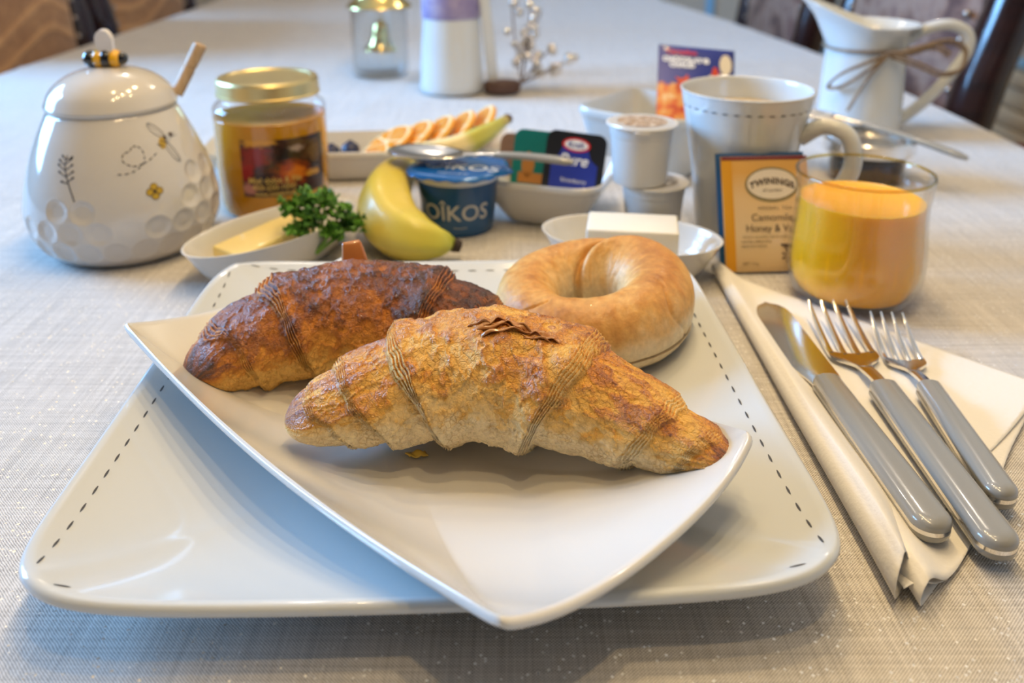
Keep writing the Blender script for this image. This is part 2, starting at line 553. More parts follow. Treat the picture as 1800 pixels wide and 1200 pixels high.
def plate_mesh(hx, hy, n, zf, th, foot, nseg=360, rings=30, lip=None, bow=0.0):
    """full closed plate from a height function"""
    al = np.linspace(0, 2 * PI, nseg, endpoint=False) + 0.004
    ca, sa = np.cos(al), np.sin(al)
    R = 1.0 / ((np.abs(ca) / hx) ** n + (np.abs(sa) / hy) ** n) ** (1.0 / n)
    if bow:
        lo, hi = R * 0.5, R * 1.5
        for _ in range(40):
            R = (lo + hi) / 2; big_ = gauge(R * ca, R * sa, hx, hy, n, bow) > 1
            hi = np.where(big_, R, hi); lo = np.where(big_, lo, R)
    ox, oy = R * ca, R * sa
    rows = []
    for t in np.concatenate([[0.02], np.linspace(0.08, 0.96, rings), [0.98, 1.0]]):
        rows.append((ox * t, oy * t, zf(ox * t, oy * t)))
    lip = lip or th / 2
    zr = zf(ox, oy)
    nx_, ny_ = ox / R, oy / R
    for k in range(1, 6):
        a = PI / 2 - PI * k / 6
        rows.append((ox + nx_ * lip * math.cos(a), oy + ny_ * lip * math.cos(a), zr - th / 2 + th / 2 * math.sin(a)))
    for t in np.concatenate([[1.0, 0.985], np.linspace(0.96, foot + 0.02, 16)]):
        zz = zf(ox * t, oy * t) - th
        rows.append((ox * t, oy * t, np.maximum(zz, 0.0012)))
    rows.append((ox * foot, oy * foot, np.zeros(nseg)))
    rows.append((ox * (foot - 0.03), oy * (foot - 0.03), np.zeros(nseg)))
    V = np.concatenate([np.stack(r, 1) for r in rows]); m = len(rows)
    F = []
    for i in range(m - 1):
        for k in range(nseg):
            k2 = (k + 1) % nseg
            F.append((i * nseg + k, i * nseg + k2, (i + 1) * nseg + k2, (i + 1) * nseg + k))
    F.append(tuple(range(nseg))); F.append(tuple((m - 1) * nseg + k for k in range(nseg)))
    return V, F

# ---- the large dinner plate
BPX, BPY, BPR = -0.0285, -0.003, math.radians(2.2)
bzf = coupe(0.1335, 0.1325, 9, 0.22, 0.0055, 0.0240, 0.0285, 2.5)
big = thing('dinner_plate', 'large square white dinner plate with a dashed black stitch line, under everything else', 'plate', (BPX, BPY, TZ), BPR)
v, f = plate_mesh(0.1335, 0.1325, 9, bzf, 0.0048, 0.45)
mesh_obj('plate_body', v, f, CERAMIC_COOL, big, 50)
dashes = MB()
for side in range(4):
    for k in range(-11, 12):
        if side == 2 and abs(k) < 11: continue
        u0 = k * 0.0103
        pts = []
        for q in range(7):
            u = u0 + (q / 6 - 0.5) * 0.0050
            x, y = (u, 0.1335 * 0.937) if side % 2 == 0 else (0.1335 * 0.937, u)
            if side == 2: y = -y
            if side == 3: x = -x
            w = 0.00075 * math.sin(PI * (0.12 + 0.76 * q / 6))
            for s in (-1, 1):
                X, Y = (x, y + s * w / 2) if side % 2 == 0 else (x + s * w / 2, y)
                pts.append((X, Y, float(bzf(np.array([X]), np.array([Y]))[0]) + 0.00022))
        dashes.add((pts, [(2 * q, 2 * q + 1, 2 * q + 3, 2 * q + 2) for q in range(6)]))
dashes.build('stitch_border', INK, big, None, True, False)

# ---- the small rectangular plate on top, turned by 45 degrees
SPX, SPY, SPR = -0.0440, -0.0380, math.radians(-45.4)
SHX, SHY, SBOW = 0.1204, 0.0612, 0.034
szf = coupe(SHX, SHY, 60, 0.25, 0.0058, 0.0285, 0.0392, 2.0, 2.0, SBOW)
SPZ = 0.0068
small = thing('serving_plate', 'smaller rectangular white plate with upswept corners lying askew on the dinner plate', 'plate', (SPX, SPY, TZ + SPZ), SPR)
v, f = plate_mesh(SHX, SHY, 60, szf, 0.0036, 0.36, 900, bow=SBOW)
mesh_obj('plate_body', v, f, CERAMIC, small, 50)

def small_top(x, y):
    """height above the world floor of the small plate's upper face; also minus infinity off the plate"""
    dx, dy = x - SPX, y - SPY
    c, s = math.cos(-SPR), math.sin(-SPR)
    lx, ly = c * dx - s * dy, s * dx + c * dy
    z = TZ + SPZ + szf(lx, ly)
    t = gauge(lx, ly, SHX, SHY, 60, SBOW)
    return np.where(t < 1.02, z, TZ - 1)
def big_top(x, y):
    dx, dy = x - BPX, y - BPY
    c, s = math.cos(-BPR), math.sin(-BPR)
    return TZ + bzf(c * dx - s * dy, s * dx + c * dy)

# ------------------------------------------------------------------ croissants
def crust_material(name, glaze, bump):
    m = mat(name, (0.6, 0.3, 0.1), 0.42, coat=0.0, sss=0.04, sss_r=(0.004, 0.002, 0.001)); N = NT(m)
    at = N.n('ShaderNodeAttribute'); at.attribute_name = 'bake'
    co = N.coord('Object')
    n1 = N.noise(co, 420, 5, 0.65); n2 = N.noise(co, 1500, 3, 0.6)
    tone = N.ramp(n1, [(0.30, (0.80, 0.76, 0.70)), (0.5, (1, 1, 1)), (0.72, (1.15, 1.15, 1.12))])
    vc = N.n('ShaderNodeTexVoronoi'); vc.feature = 'DISTANCE_TO_EDGE'; vc.inputs['Scale'].default_value = 430; N.l(co, vc.inputs['Vector'])
    ck = N.math('MINIMUM', N.math('MULTIPLY', vc.outputs['Distance'], 4.0), 0.5)
    line = N.ramp(vc.outputs['Distance'], [(0.0, (0.72, 0.60, 0.46)), (0.06, (0.90, 0.84, 0.76)), (0.14, (1, 1, 1))])
    area = N.ramp(N.noise(co, 90, 2), [(0.45, (0, 0, 0)), (0.58, (1, 1, 1))])
    speck = N.ramp(n2, [(0.32, (0.62, 0.52, 0.42)), (0.5, (1, 1, 1)), (0.66, (1.30, 1.32, 1.30))])
    cl = N.mix(1.0, at.outputs['Color'], tone, 'MULTIPLY')
    cl = N.mix(N.math('MULTIPLY', area, 0.8), cl, line, 'MULTIPLY')
    cl = N.mix(N.math('MULTIPLY', at.outputs['Alpha'], 0.85), cl, speck, 'MULTIPLY')
    N.l(cl, N.b.inputs['Base Color'])
    sp = N.math('MULTIPLY', at.outputs['Alpha'], glaze)
    N.l(sp, N.b.inputs['Coat Weight'])
    N.b.inputs['Coat Roughness'].default_value = 0.07
    N.l(N.math('SUBTRACT', 0.62, N.math('MULTIPLY', at.outputs['Alpha'], 0.27)), N.b.inputs['Roughness'])
    h = N.math('ADD', N.math('ADD', N.math('MULTIPLY', n1, 1.0), N.math('MULTIPLY', n2, 0.8)), N.math('MULTIPLY', ck, 0.5))
    bn = N.bump(h, bump, 0.0012)
    N.l(bn, N.b.inputs['Coat Normal'])
    return m

def croissant(spine, prof, seams, wide, high, palette, seed, material, label, group, pale_low, top_brown, NS=620, NT_=300, taper_noise=0.0011, side=0.0):
    """spine: (s, x, y, z) world points; prof: (s, r); seams: (s_top, s_bottom, width, height)"""
    s = np.linspace(-1, 1, NS); th = np.linspace(0, 2 * PI, NT_, endpoint=False)
    ss = [p[0] for p in spine]
    deg = min(4, len(spine) - 1)
    cx = np.polyval(np.polyfit(ss, [p[1] for p in spine], deg), s)
    cy = np.polyval(np.polyfit(ss, [p[2] for p in spine], deg), s)
    cz = np.polyval(np.polyfit(ss, [p[3] for p in spine], deg), s)
    r = np.interp(s, [p[0] for p in prof], [p[1] for p in prof])
    k = np.exp(-(np.linspace(-2, 2, 31)) ** 2); k /= k.sum()
    r_in = np.convolve(np.pad(r, 15, mode='edge'), k, 'valid')
    r = r_in * np.clip(1 - np.abs(s) ** 40, 0.02, 1) ** 0.5
    tx, ty = np.gradient(cx), np.gradient(cy); L = np.hypot(tx, ty); nxv, nyv = -ty / L, tx / L
    S, T = np.meshgrid(s, th, indexing='ij')
    low = (1 - np.sin(T)) / 2                                      # 0 on top, 1 underneath
    front = np.clip(-np.cos(T), 0, 1)
    pp = np.stack([S.ravel() * 3.2, np.cos(T).ravel() * 1.1, np.sin(T).ravel() * 1.1], 1)
    warp = fbm(pp * 1.7, 3, seed).reshape(S.shape)
    d_r = np.zeros_like(S); strat = np.zeros_like(S); lip = np.zeros_like(S); seg = np.zeros_like(S)
    fine = fbm(np.stack([S.ravel() * 22, T.ravel() * 1.5, 0 * S.ravel()], 1), 2, seed + 5).reshape(S.shape)
    for (s0, s1, w, h) in seams:
        sg = np.sign(s0)
        pos = s0 + (s1 - s0) * np.clip(low * 1.15, 0, 1) ** 1.15 + 0.030 * warp
        d = (S - pos) * sg                                          # > 0 towards the tip
        ww = w * (0.75 + 0.5 * (vnoise(np.stack([T.ravel() * 1.3, 0 * T.ravel() + s0 * 9, 0 * T.ravel()], 1), seed + 3).reshape(S.shape)))
        inn = np.exp(-(np.minimum(d, 0) / 0.10) ** 2) * (d < 0)
        band = np.clip(d / ww, 0, 1)
        d_r += h * np.where(d < 0, inn, (1 - band) * np.exp(-np.maximum(d - ww, 0) / 0.02))
        d_r -= 0.55 * h * np.where(d > ww * 0.9, np.exp(-(d - ww * 0.9) / 0.13), 0)
        inb = ((d > -0.012) & (d < ww)).astype(float) * sstep(-0.012, 0.0, d) * sstep(ww, ww * 0.8, d)
        ph = d / ww * (2 * PI * 4.5) + 2.6 * fine + 1.3 * warp * 4
        strat += inb * np.sin(ph)
        lip = np.maximum(lip, np.exp(-((d + 0.004) / 0.012) ** 2))
        seg += (d > 0)
    R = r[:, None] * np.ones_like(S)
    sc = np.clip(R / R.max(), 0.25, 1)
    q = np.stack([S.ravel() * 8, np.cos(T).ravel() * 2.6, np.sin(T).ravel() * 2.6], 1)
    big_n = fbm(q * 0.6, 3, seed + 20).reshape(S.shape)
    mid_n = fbm(q * 2.2, 4, seed + 30).reshape(S.shape)
    fin_n = fbm(q * 7.0, 3, seed + 40).reshape(S.shape)
    ridge = 1 - np.abs(fbm(np.stack([S.ravel() * 10 + 3 * T.ravel(), np.cos(T).ravel() * 7, np.sin(T).ravel() * 7], 1), 3, seed + 50).reshape(S.shape)) * 2
    flake_a = fbm(q * 1.5 + 7, 3, seed + 60).reshape(S.shape)
    flake = sstep(0.06, 0.075, flake_a) - 0.8 * sstep(0.24, 0.27, flake_a)
    R = R + (d_r + strat * 0.00075) * sc + sc * (0.0022 * big_n + taper_noise * mid_n + 0.00035 * fin_n + 0.0006 * flake) + 0.0003 * np.clip(ridge, 0.7, 1) * sc
    up = np.sin(T); up = np.where(up < 0, up * 0.80, up)
    X = cx[:, None] + nxv[:, None] * np.cos(T) * R * wide
    Y = cy[:, None] + nyv[:, None] * np.cos(T) * R * wide
    Z = TZ + cz[:, None] + up * R * high
    zs = np.maximum(small_top(X.ravel(), Y.ravel()), big_top(X.ravel(), Y.ravel())).reshape(S.shape) + 0.0004
    Z = np.maximum(Z, np.minimum(zs, TZ + cz[:, None] + 0.25 * R))
    # browning
    b = top_brown * sstep(0.75, 0.1, low) + 0.17 * big_n + 0.15 * mid_n + 0.07 * fin_n
    b += side * S
    b += 0.30 * sstep(0.85, 1.0, np.abs(S)) - pale_low * sstep(0.42, 0.80, low + 0.35 * big_n)
    patch = sstep(0.02, 0.06, fbm(q * 1.0 + 30, 3, seed + 70).reshape(S.shape) + 0.25 * (0.42 - low))
    b += 0.15 * patch * sstep(0.8, 0.45, low)
    b += 0.07 * lip - 0.14 * np.abs(strat) - 0.17 * strat
    b += 0.10 * flake
    col = ramp(np.clip(b, 0, 1).ravel(), palette)
    gl = np.clip(sstep(0.30, 0.65, b + 0.3 * mid_n) * sstep(0.70, 0.40, low), 0, 1).ravel()
    o0 = (cx.mean(), cy.mean(), TZ)
    V = np.stack([X.ravel() - o0[0], Y.ravel() - o0[1], Z.ravel() - o0[2]], 1)
    me = bpy.data.meshes.new('croissant')
    i = np.arange(NS - 1)[:, None] * NT_; kk = np.arange(NT_)[None, :]; k2 = (kk + 1) % NT_
    F = np.stack([i + kk, i + k2, i + NT_ + k2, i + NT_ + kk], -1).reshape(-1, 4)
    faces = [tuple(x) for x in F.tolist()] + [tuple(range(NT_)), tuple((NS - 1) * NT_ + k for k in range(NT_))]
    me.from_pydata(V.tolist(), [], faces)
    ca = me.color_attributes.new('bake', 'FLOAT_COLOR', 'POINT')
    ca.data.foreach_set('color', np.concatenate([col, gl[:, None]], 1).astype(np.float32).ravel())
    bm = bmesh.new(); bm.from_mesh(me); bmesh.ops.recalc_face_normals(bm, faces=bm.faces); bm.to_mesh(me); bm.free()
    me.shade_smooth()
    me.materials.append(material)
    o = bpy.data.objects.new('croissant', me); COL.objects.link(o); o.location = o0
    tag(o, label, 'croissant', group)
    return o

GOLDEN = [(0.0, (0.88, 0.69, 0.39)), (0.20, (0.86, 0.58, 0.23)), (0.38, (0.80, 0.44, 0.085)), (0.56, (0.68, 0.27, 0.022)), (0.78, (0.34, 0.095, 0.010)), (1.0, (0.12, 0.030, 0.006))]
DARK = [(0.0, (0.80, 0.45, 0.11)), (0.22, (0.70, 0.31, 0.048)), (0.45, (0.52, 0.18, 0.02)), (0.66, (0.27, 0.075, 0.010)), (0.85, (0.11, 0.028, 0.006)), (1.0, (0.04, 0.012, 0.004))]
front_m = crust_material('golden_flaky_crust', 1.0, 0.8)
back_m = crust_material('dark_glazed_crust', 0.6, 0.75)
sp_f = [(-1, -0.0890, -0.0490, 0.0300), (-0.55, -0.050, -0.0400, 0.0370), (0, -0.0060, -0.0375, 0.0420), (0.5, 0.0370, -0.0545, 0.0380), (1, 0.0785, -0.0840, 0.0335)]
cr_f = croissant(sp_f, [(-1, 0.0065), (-0.92, 0.0110), (-0.75, 0.0160), (-0.5, 0.0215), (-0.25, 0.0250), (0, 0.0258), (0.25, 0.0244), (0.45, 0.0205), (0.62, 0.0165), (0.8, 0.0118), (0.92, 0.0098), (1, 0.0072)],
          [(-0.50, -0.24, 0.085, 0.0034), (-0.76, -0.54, 0.045, 0.0026), (-0.90, -0.72, 0.035, 0.0020), (0.40, 0.17, 0.085, 0.0036), (0.74, 0.60, 0.05, 0.0028), (0.90, 0.77, 0.04, 0.0020)],
          1.08, 1.08, GOLDEN, 11, front_m, 'golden croissant with pale flaky sides at the front of the smaller plate', None, 0.30, 0.40)
sp_b = [(-1, -0.1385, -0.0110, 0.0255), (-0.5, -0.1130, 0.0125, 0.0330), (0, -0.0730, 0.0230, 0.0375), (0.5, -0.0320, 0.0205, 0.0360), (1, -0.0005, 0.0020, 0.0330)]
cr_b = croissant(sp_b, [(-1, 0.0035), (-0.96, 0.0090), (-0.85, 0.0135), (-0.6, 0.0195), (-0.3, 0.0238), (0, 0.0255), (0.3, 0.0245), (0.55, 0.0210), (0.75, 0.0175), (0.9, 0.0130), (1, 0.0060)],
          [(-0.42, -0.18, 0.10, 0.0030), (-0.78, -0.56, 0.075, 0.0024), (0.50, 0.28, 0.09, 0.0026), (0.78, 0.60, 0.05, 0.0016)],
          1.10, 1.12, DARK, 37, back_m, 'dark brown glazed croissant lying behind the golden one', None, 0.30, 0.60, side=0.12)
# the square end of the dough sticking up at the back of the dark croissant
tabm = mat('baked_dough_end', (0.44, 0.15, 0.03), 0.35, coat=0.6)
tb0 = box((0, 0, 0), (0.0125, 0.006, 0.013), 0.0018, 3)
o = MB().add(([(x * (1 - 28 * (z + 0.004)) - 12 * z * 0.004 * 10 * 0.3, y, z + 0.0006 * math.sin(500 * x)) for x, y, z in tb0[0]], tb0[1])).build('dough_end', tabm, cr_b)
o.location = (P(622, 447, 0.066) - cr_b.location); o.rotation_euler = (math.radians(-20), 0, math.radians(8))
# crumpled dark flakes of crust on top of the golden croissant
flm = mat('browned_pastry_flake', (0.42, 0.165, 0.035), 0.38, coat=0.5)
rnd = random.Random(4)
for k in range(12):
    a0 = rnd.uniform(0, 6.28); ln = rnd.uniform(0.014, 0.026); wd = rnd.uniform(0.006, 0.013)
    fn = lambda u, v, a0=a0, ln=ln, wd=wd: ((u - 0.5) * ln, (v - 0.5) * wd * (0.35 + 0.65 * math.sin(PI * u)) + 0.0012 * math.sin(u * 4 + a0),
                                           0.0011 * math.sin(v * 9 + u * 3 + a0) - 0.0040 * (2 * u - 1) ** 2 + 0.0006 * math.sin(17 * u + a0))
    p = MB().add(grid(fn, 16, 8)).build('flake', flm, cr_f, None, True, False)
    md = p.modifiers.new('thick', 'SOLIDIFY'); md.thickness = 0.0004
    q = k / 11
    w = P(862 + 118 * q + rnd.uniform(-8, 8), 566 + 26 * q * q + rnd.uniform(-5, 9), 0.0695 - 0.003 * q)
    p.location = w - cr_f.location; p.rotation_euler = (rnd.uniform(-0.7, 0.1), rnd.uniform(-0.15, 0.15) + 0.15 * q, rnd.uniform(-0.35, 0.3) - 0.25 * q)

# crumbs and drips on the small plate
chm = mat('melted_cheese', (0.80, 0.50, 0.06), 0.3, coat=0.4, sss=0.1)
def on_small(px, py):
    z = 0.02
    for _ in range(12):
        p = P(px, py, z); z = float(small_top(np.array([p.x]), np.array([p.y]))[0]) - TZ
    return P(px, py, z)
p = on_small(733, 803)
t = MB()
t.add(grid(lambda u, v: ((u - 0.5) * 0.0095 * (1 - 0.4 * abs(2 * v - 1)), (v - 0.5) * 0.004, 0.0012 * math.sin(PI * u) * math.sin(PI * v) + 0.0003 + 0.0006 * math.sin(9 * u + 4 * v)), 12, 8))
o = t.build('cheese_crumb', chm, None, None); md = o.modifiers.new('thick', 'SOLIDIFY'); md.thickness = 0.0006
o.location = p + Vector((0, 0, 0.0012)); tag(o, 'small yellow flake of melted cheese in front of the golden croissant', 'crumb')
for (px, py, rx, lab) in ((1091, 822, 0.0014, 'tiny round honey drop below the golden croissant'), (1243, 818, 0.0020, 'small honey drop by the right tip of the golden croissant')):
    p = on_small(px, py)
    o = MB().add(sphere((0, 0, 0), 1, 14, 10, (rx, rx * 0.8, rx * 0.45))).build('honey_drop', chm)
    o.location = p + Vector((0, 0, rx * 0.2)); tag(o, lab, 'drop', 'drops on the serving plate')

# ------------------------------------------------------------------ bagel
BGM = mat('bagel_crust', (0.6, 0.3, 0.1), 0.5, coat=0.04, sss=0.05, sss_r=(0.004, 0.002, 0.001)); N = NT(BGM)
at = N.n('ShaderNodeAttribute'); at.attribute_name = 'bake'
n1 = N.noise(N.coord('Object'), 300, 5, 0.6)
N.l(N.mix(1.0, at.outputs['Color'], N.ramp(n1, [(0.3, (0.85, 0.82, 0.78)), (0.7, (1.12, 1.12, 1.1))]), 'MULTIPLY'), N.b.inputs['Base Color'])
n2 = N.noise(N.coord('Object', (1, 1, 1)), 130, 5, 0.65)
N.bump(N.math('ADD', n1, N.math('MULTIPLY', n2, 1.3)), 0.35, 0.0012)
BR, Br = 0.0338, 0.0177
PALB = [(0, (0.78, 0.63, 0.40)), (0.3, (0.76, 0.53, 0.26)), (0.55, (0.69, 0.385, 0.115)), (0.8, (0.56, 0.25, 0.055)), (1, (0.36, 0.13, 0.03))]
def bagel_half(name, a0, a1, parent, NU=280, NV=120, cap=True):
    A = np.linspace(0, 2 * PI, NU, endpoint=False); Tt = np.linspace(a0, a1, NV)
    AA, TT = np.meshgrid(A, Tt, indexing='ij')
    q = np.stack([np.cos(AA).ravel() * 2, np.sin(AA).ravel() * 2, np.cos(TT).ravel(), ], 1)
    q2 = np.stack([np.cos(AA).ravel() * 3, np.sin(AA).ravel() * 3, TT.ravel() * 0.7], 1)
    bn = fbm(q, 3, 4).reshape(AA.shape); fn = fbm(q2 * 4, 4, 9).reshape(AA.shape)
    r = Br * (1 + 0.08 * np.cos(AA - 0.5) + 0.05 * bn)
    # the joint where the dough overlaps itself
    d = ((AA - math.radians(62) + 0.75 * np.cos(TT) + PI) % (2 * PI)) - PI
    r += (0.0034 * np.exp(-(np.minimum(d, 0) / 0.40) ** 2) * (d < 0) + 0.0034 * np.exp(-(d / 0.035) ** 2) * (d >= 0) - 0.0030 * np.exp(-((d - 0.09) / 0.10) ** 2)) * sstep(-0.6, 0.3, np.sin(TT) - 0.5 * np.cos(TT) + 0.3)
    for a_s, w_s in ((-0.62, 0.022), (-2.35, 0.018)):               # short cracks
        dd = ((AA - a_s + 0.12 * np.sin(TT * 3) + PI) % (2 * PI)) - PI
        r -= 0.0011 * np.exp(-(dd / w_s) ** 2) * sstep(-0.2, 0.2, np.cos(TT) + 0.1) * sstep(1.9, 1.2, TT)
    r += 0.00030 * fn
    rad = BR + r * np.cos(TT)
    V = np.stack([(rad * np.cos(AA)).ravel(), (rad * np.sin(AA) * 0.94).ravel(), (r * np.sin(TT) * 1.12).ravel()], 1)
    b = 0.46 + 0.30 * np.sin(TT) + 0.24 * bn + 0.22 * fn - 0.25 * sstep(-0.2, -0.9, np.cos(TT)) - 0.3 * sstep(0.25, -0.15, np.sin(TT))
    b += 0.25 * np.exp(-((d - 0.05) / 0.05) ** 2)
    col = ramp(np.clip(b, 0, 1).ravel(), PALB)
    i = np.arange(NU)[:, None] * NV; i2 = ((np.arange(NU) + 1) % NU)[:, None] * NV; kk = np.arange(NV - 1)[None, :]
    F = np.stack([i + kk, i2 + kk, i2 + kk + 1, i + kk + 1], -1).reshape(-1, 4).tolist()
    F += [(k * NV, ((k + 1) % NU) * NV, ((k + 1) % NU) * NV + NV - 1, k * NV + NV - 1) for k in range(NU)]   # the cut face
    me = bpy.data.meshes.new(name); me.from_pydata(V.tolist(), [], F)
    ca = me.color_attributes.new('bake', 'FLOAT_COLOR', 'POINT')
    ca.data.foreach_set('color', np.concatenate([col, np.ones((len(col), 1))], 1).astype(np.float32).ravel())
    bm = bmesh.new(); bm.from_mesh(me); bmesh.ops.recalc_face_normals(bm, faces=bm.faces); bm.to_mesh(me); bm.free()
    me.shade_smooth(); me.set_sharp_from_angle(angle=math.radians(50)); me.materials.append(BGM)
    o = bpy.data.objects.new(name, me); COL.objects.link(o); o.parent = parent
    return o
bp_ = P(1036, 533, 0.031)
bagel = thing('bagel', 'sliced plain golden bagel at the back right of the dinner plate', 'bagel', (bp_.x + 0.0005, bp_.y - 0.002, TZ + 0.0320))
bagel.scale = (0.97, 0.97, 0.97)
cut = math.radians(-24)
top = bagel_half('top_half', cut, PI - cut, bagel)
bot = bagel_half('bottom_half', PI - cut + 0.06, 2 * PI + cut - 0.06, bagel)
bot.location = (0.0008, -0.0003, -0.0004)
bagel.rotation_euler = (math.radians(4), math.radians(-4), 0)
# ------------------------------------------------------------------ paper napkin under the cutlery
NAPM = mat('white_paper_napkin', (0.80, 0.77, 0.72), 0.85, sheen=0.1); N = NT(NAPM)
co = N.coord('Object')
n = N.noise(co, 900, 2)
vo = N.n('ShaderNodeTexVoronoi'); vo.inputs['Scale'].default_value = 420; N.l(co, vo.inputs['Vector'])
N.bump(N.math('ADD', n, N.math('MULTIPLY', vo.outputs['Distance'], 0.9)), 0.25, 0.0006)
A = P(1250, 478); Cc = P(1838, 688); E_ = P(1690, 985); G = P(1572, 1078)
A, Cc, E_, G = [Vector((p.x, p.y)) for p in (A, Cc, E_, G)]
nap = thing('paper_napkin', 'folded white paper napkin rolled along its left edge beside the dinner plate', 'napkin', (A.x, A.y, TZ))
left_dir = (G - A).normalized(); inward = Vector((-left_dir.y, left_dir.x))
if inward.x < 0: inward = -inward
E1 = P(1628, 938); E1 = Vector((E1.x, E1.y)); E2 = P(1712, 950); E2 = Vector((E2.x, E2.y)); G2 = P(1618, 1082); G2 = Vector((G2.x, G2.y))
def nap_sheet(lift, roll_k, u_end, jag, seed, z0, e_, g_):
    def fn(u, v):
        l, rgt = A.lerp(g_, v), Cc.lerp(e_, v)
        r = (0.0030 + 0.0042 * v ** 2) * roll_k
        w = (rgt - l).length; d = (rgt - l).normalized()
        s = u * 1.35 - 0.35                       # first 0.35: folded underneath, then the bend, then the face
        if s < -0.14:
            q = r + (-s - 0.14) / 0.21 * 0.05; z = z0
        elif s < 0.0:
            a = PI * (s + 0.14) / 0.14            # 0 .. pi round the bend
            q = r - r * math.sin(a); z = z0 + r - r * math.cos(a)
        else:
            q = r + s * (w * u_end - r)
            z = z0 + 2 * r * math.exp(-((s * w) / 0.013) ** 2) + lift
        e = 0.0018 * math.sin(v * 9 + u * 5 + seed) * jag * v
        p = l + d * q + left_dir * e
        wave = 0.0004 * math.sin(7 * u + seed) * math.sin(5 * v + seed)
        return (p.x - A.x, p.y - A.y, max(z + abs(wave), 0.0004))
    return fn
for k, (lift, rk, ue, seed, z0, e_, g_) in enumerate(((0.0016, 1.0, 1.0, 0.3, 0.0009, E1, G), (0.0007, 0.62, 0.985, 1.7, 0.0006, E2, G2))):
    o = MB().add(grid(nap_sheet(lift, rk, ue, 1, seed, z0, e_, g_), 90, 60)).build('paper_layer', NAPM, nap, None, True, False)
    md = o.modifiers.new('thick', 'SOLIDIFY'); md.thickness = 0.0003
# loose corner of the inner ply curling out of the lower end
g0 = P(1600, 1050); g1 = P(1690, 1040)
o = MB().add(grid(lambda u, v: (G.x - A.x + 0.004 + 0.020 * u + 0.002 * v, G.y - A.y + 0.004 + 0.011 * v + 0.010 * u, 0.0022 + 0.0045 * (1 - v) * (1 - u) + 0.0012 * math.sin(6 * u)), 16, 12)).build('paper_corner', NAPM, nap, None, True, False)
o.modifiers.new('thick', 'SOLIDIFY').thickness = 0.0003
NAP_Z = 0.0036

# ------------------------------------------------------------------ cutlery (local x runs along the handle towards its butt, z up)
def handle_parts(root, x0, x1, w0, w1, zc, th):
    """grey rounded scales on both sides of a bright steel tang"""
    def outline(g):
        pts = []
        for k in range(13):
            a = PI / 2 + PI * k / 12
            pts.append((x0 + 0.002 + (w0 / 2 - g) * 0.25 * math.cos(a), (w0 / 2 - g) * math.sin(a)))
        for k in range(21):
            a = -PI / 2 + PI * k / 20
            pts.append((x1 - w1 / 2 + (w1 / 2 - g) * math.cos(a), (w1 / 2 - g) * math.sin(a)))
        return pts
    def scale(z_in, sgn):
        lay = [(0.0, 0.0), (0.0, 0.35), (0.0006, 0.62), (0.0018, 0.85), (0.0036, 0.97), (0.0052, 1.0)]
        v = []; f = []; m = None
        for g, h in lay:
            p = outline(g); m = len(p)
            v += [(x, y, z_in + sgn * h * th) for x, y in p]
        for i in range(len(lay) - 1):
            for k in range(m): f.append((i * m + k, i * m + (k + 1) % m, (i + 1) * m + (k + 1) % m, (i + 1) * m + k))
        f.append(tuple(range(m))); f.append(tuple((len(lay) - 1) * m + k for k in range(m)))
        return v, f
    MB().add(prism(outline(0.0001), zc - 0.0009, zc + 0.0009)).build('tang', STEEL, root)
    MB().add(scale(zc + 0.0009, 1)).build('handle_scale', HANDLE, root, 60)
    MB().add(scale(zc - 0.0009, -1)).build('handle_scale', HANDLE, root, 60)

def place_line(root, tip, butt):
    d = Vector((butt.x - tip.x, butt.y - tip.y))
    root.location = (tip.x, tip.y, TZ + NAP_Z); root.rotation_euler = (0, 0, math.atan2(d.y, d.x))
    return d.length

def thick_mesh(poly_rows, th):
    """plate of thickness th over rows of points"""
    n = len(poly_rows[0]); v = []; f = []
    for s in (0, -th):
        for r in poly_rows: v += [(x, y, z + s) for x, y, z in r]
    R = len(poly_rows); o = R * n
    for i in range(R - 1):
        for k in range(n - 1):
            f.append((i * n + k, i * n + k + 1, (i + 1) * n + k + 1, (i + 1) * n + k))
            f.append((o + i * n + k, o + i * n + k + 1, o + (i + 1) * n + k + 1, o + (i + 1) * n + k))
    for i in range(R - 1):
        for k in (0, n - 1): f.append((i * n + k, (i + 1) * n + k, o + (i + 1) * n + k, o + i * n + k))
    for i in (0, R - 1):
        for k in range(n - 1): f.append((i * n + k, i * n + k + 1, o + i * n + k + 1, o + i * n + k))
    return v, f

# knife
kn = thing('table_knife', 'table knife with a polished blade and grey handle, nearest the dinner plate', 'knife')
Lk = place_line(kn, P(1343, 540, 0.004), P(1648, 962, 0.004))
rows = []
for k in range(28):
    t = k / 27; x = t * Lk * 0.46
    top = 0.0104 * (1 - (1 - min(1, t / 0.16)) ** 2.2) ** 0.5 if t < 0.16 else 0.0104
    if t > 0.9: top = 0.0104 - 0.003 * ((t - 0.9) / 0.1) ** 2
    bot = 0.0094 * (1 - (1 - min(1, t / 0.26)) ** 2.0) ** 0.5 if t < 0.26 else 0.0094
    if t > 0.78: bot = 0.0094 - 0.0042 * sstep(0.78, 1.0, np.array(t))
    rows.append([(x, -float(bot) + (top + float(bot)) * q / 5, 0.0034 + 0.0006 * math.sin(PI * q / 5)) for q in range(6)])
MB().add(thick_mesh(rows, 0.0010)).build('blade', STEEL, kn, 30)
MB().add(box((Lk * 0.462, 0.0, 0.0040), (0.006, 0.0075, 0.0030), 0.0008)).build('bolster', STEEL, kn)
handle_parts(kn, Lk * 0.455, Lk, 0.0128, 0.0150, 0.0052, 0.0042)

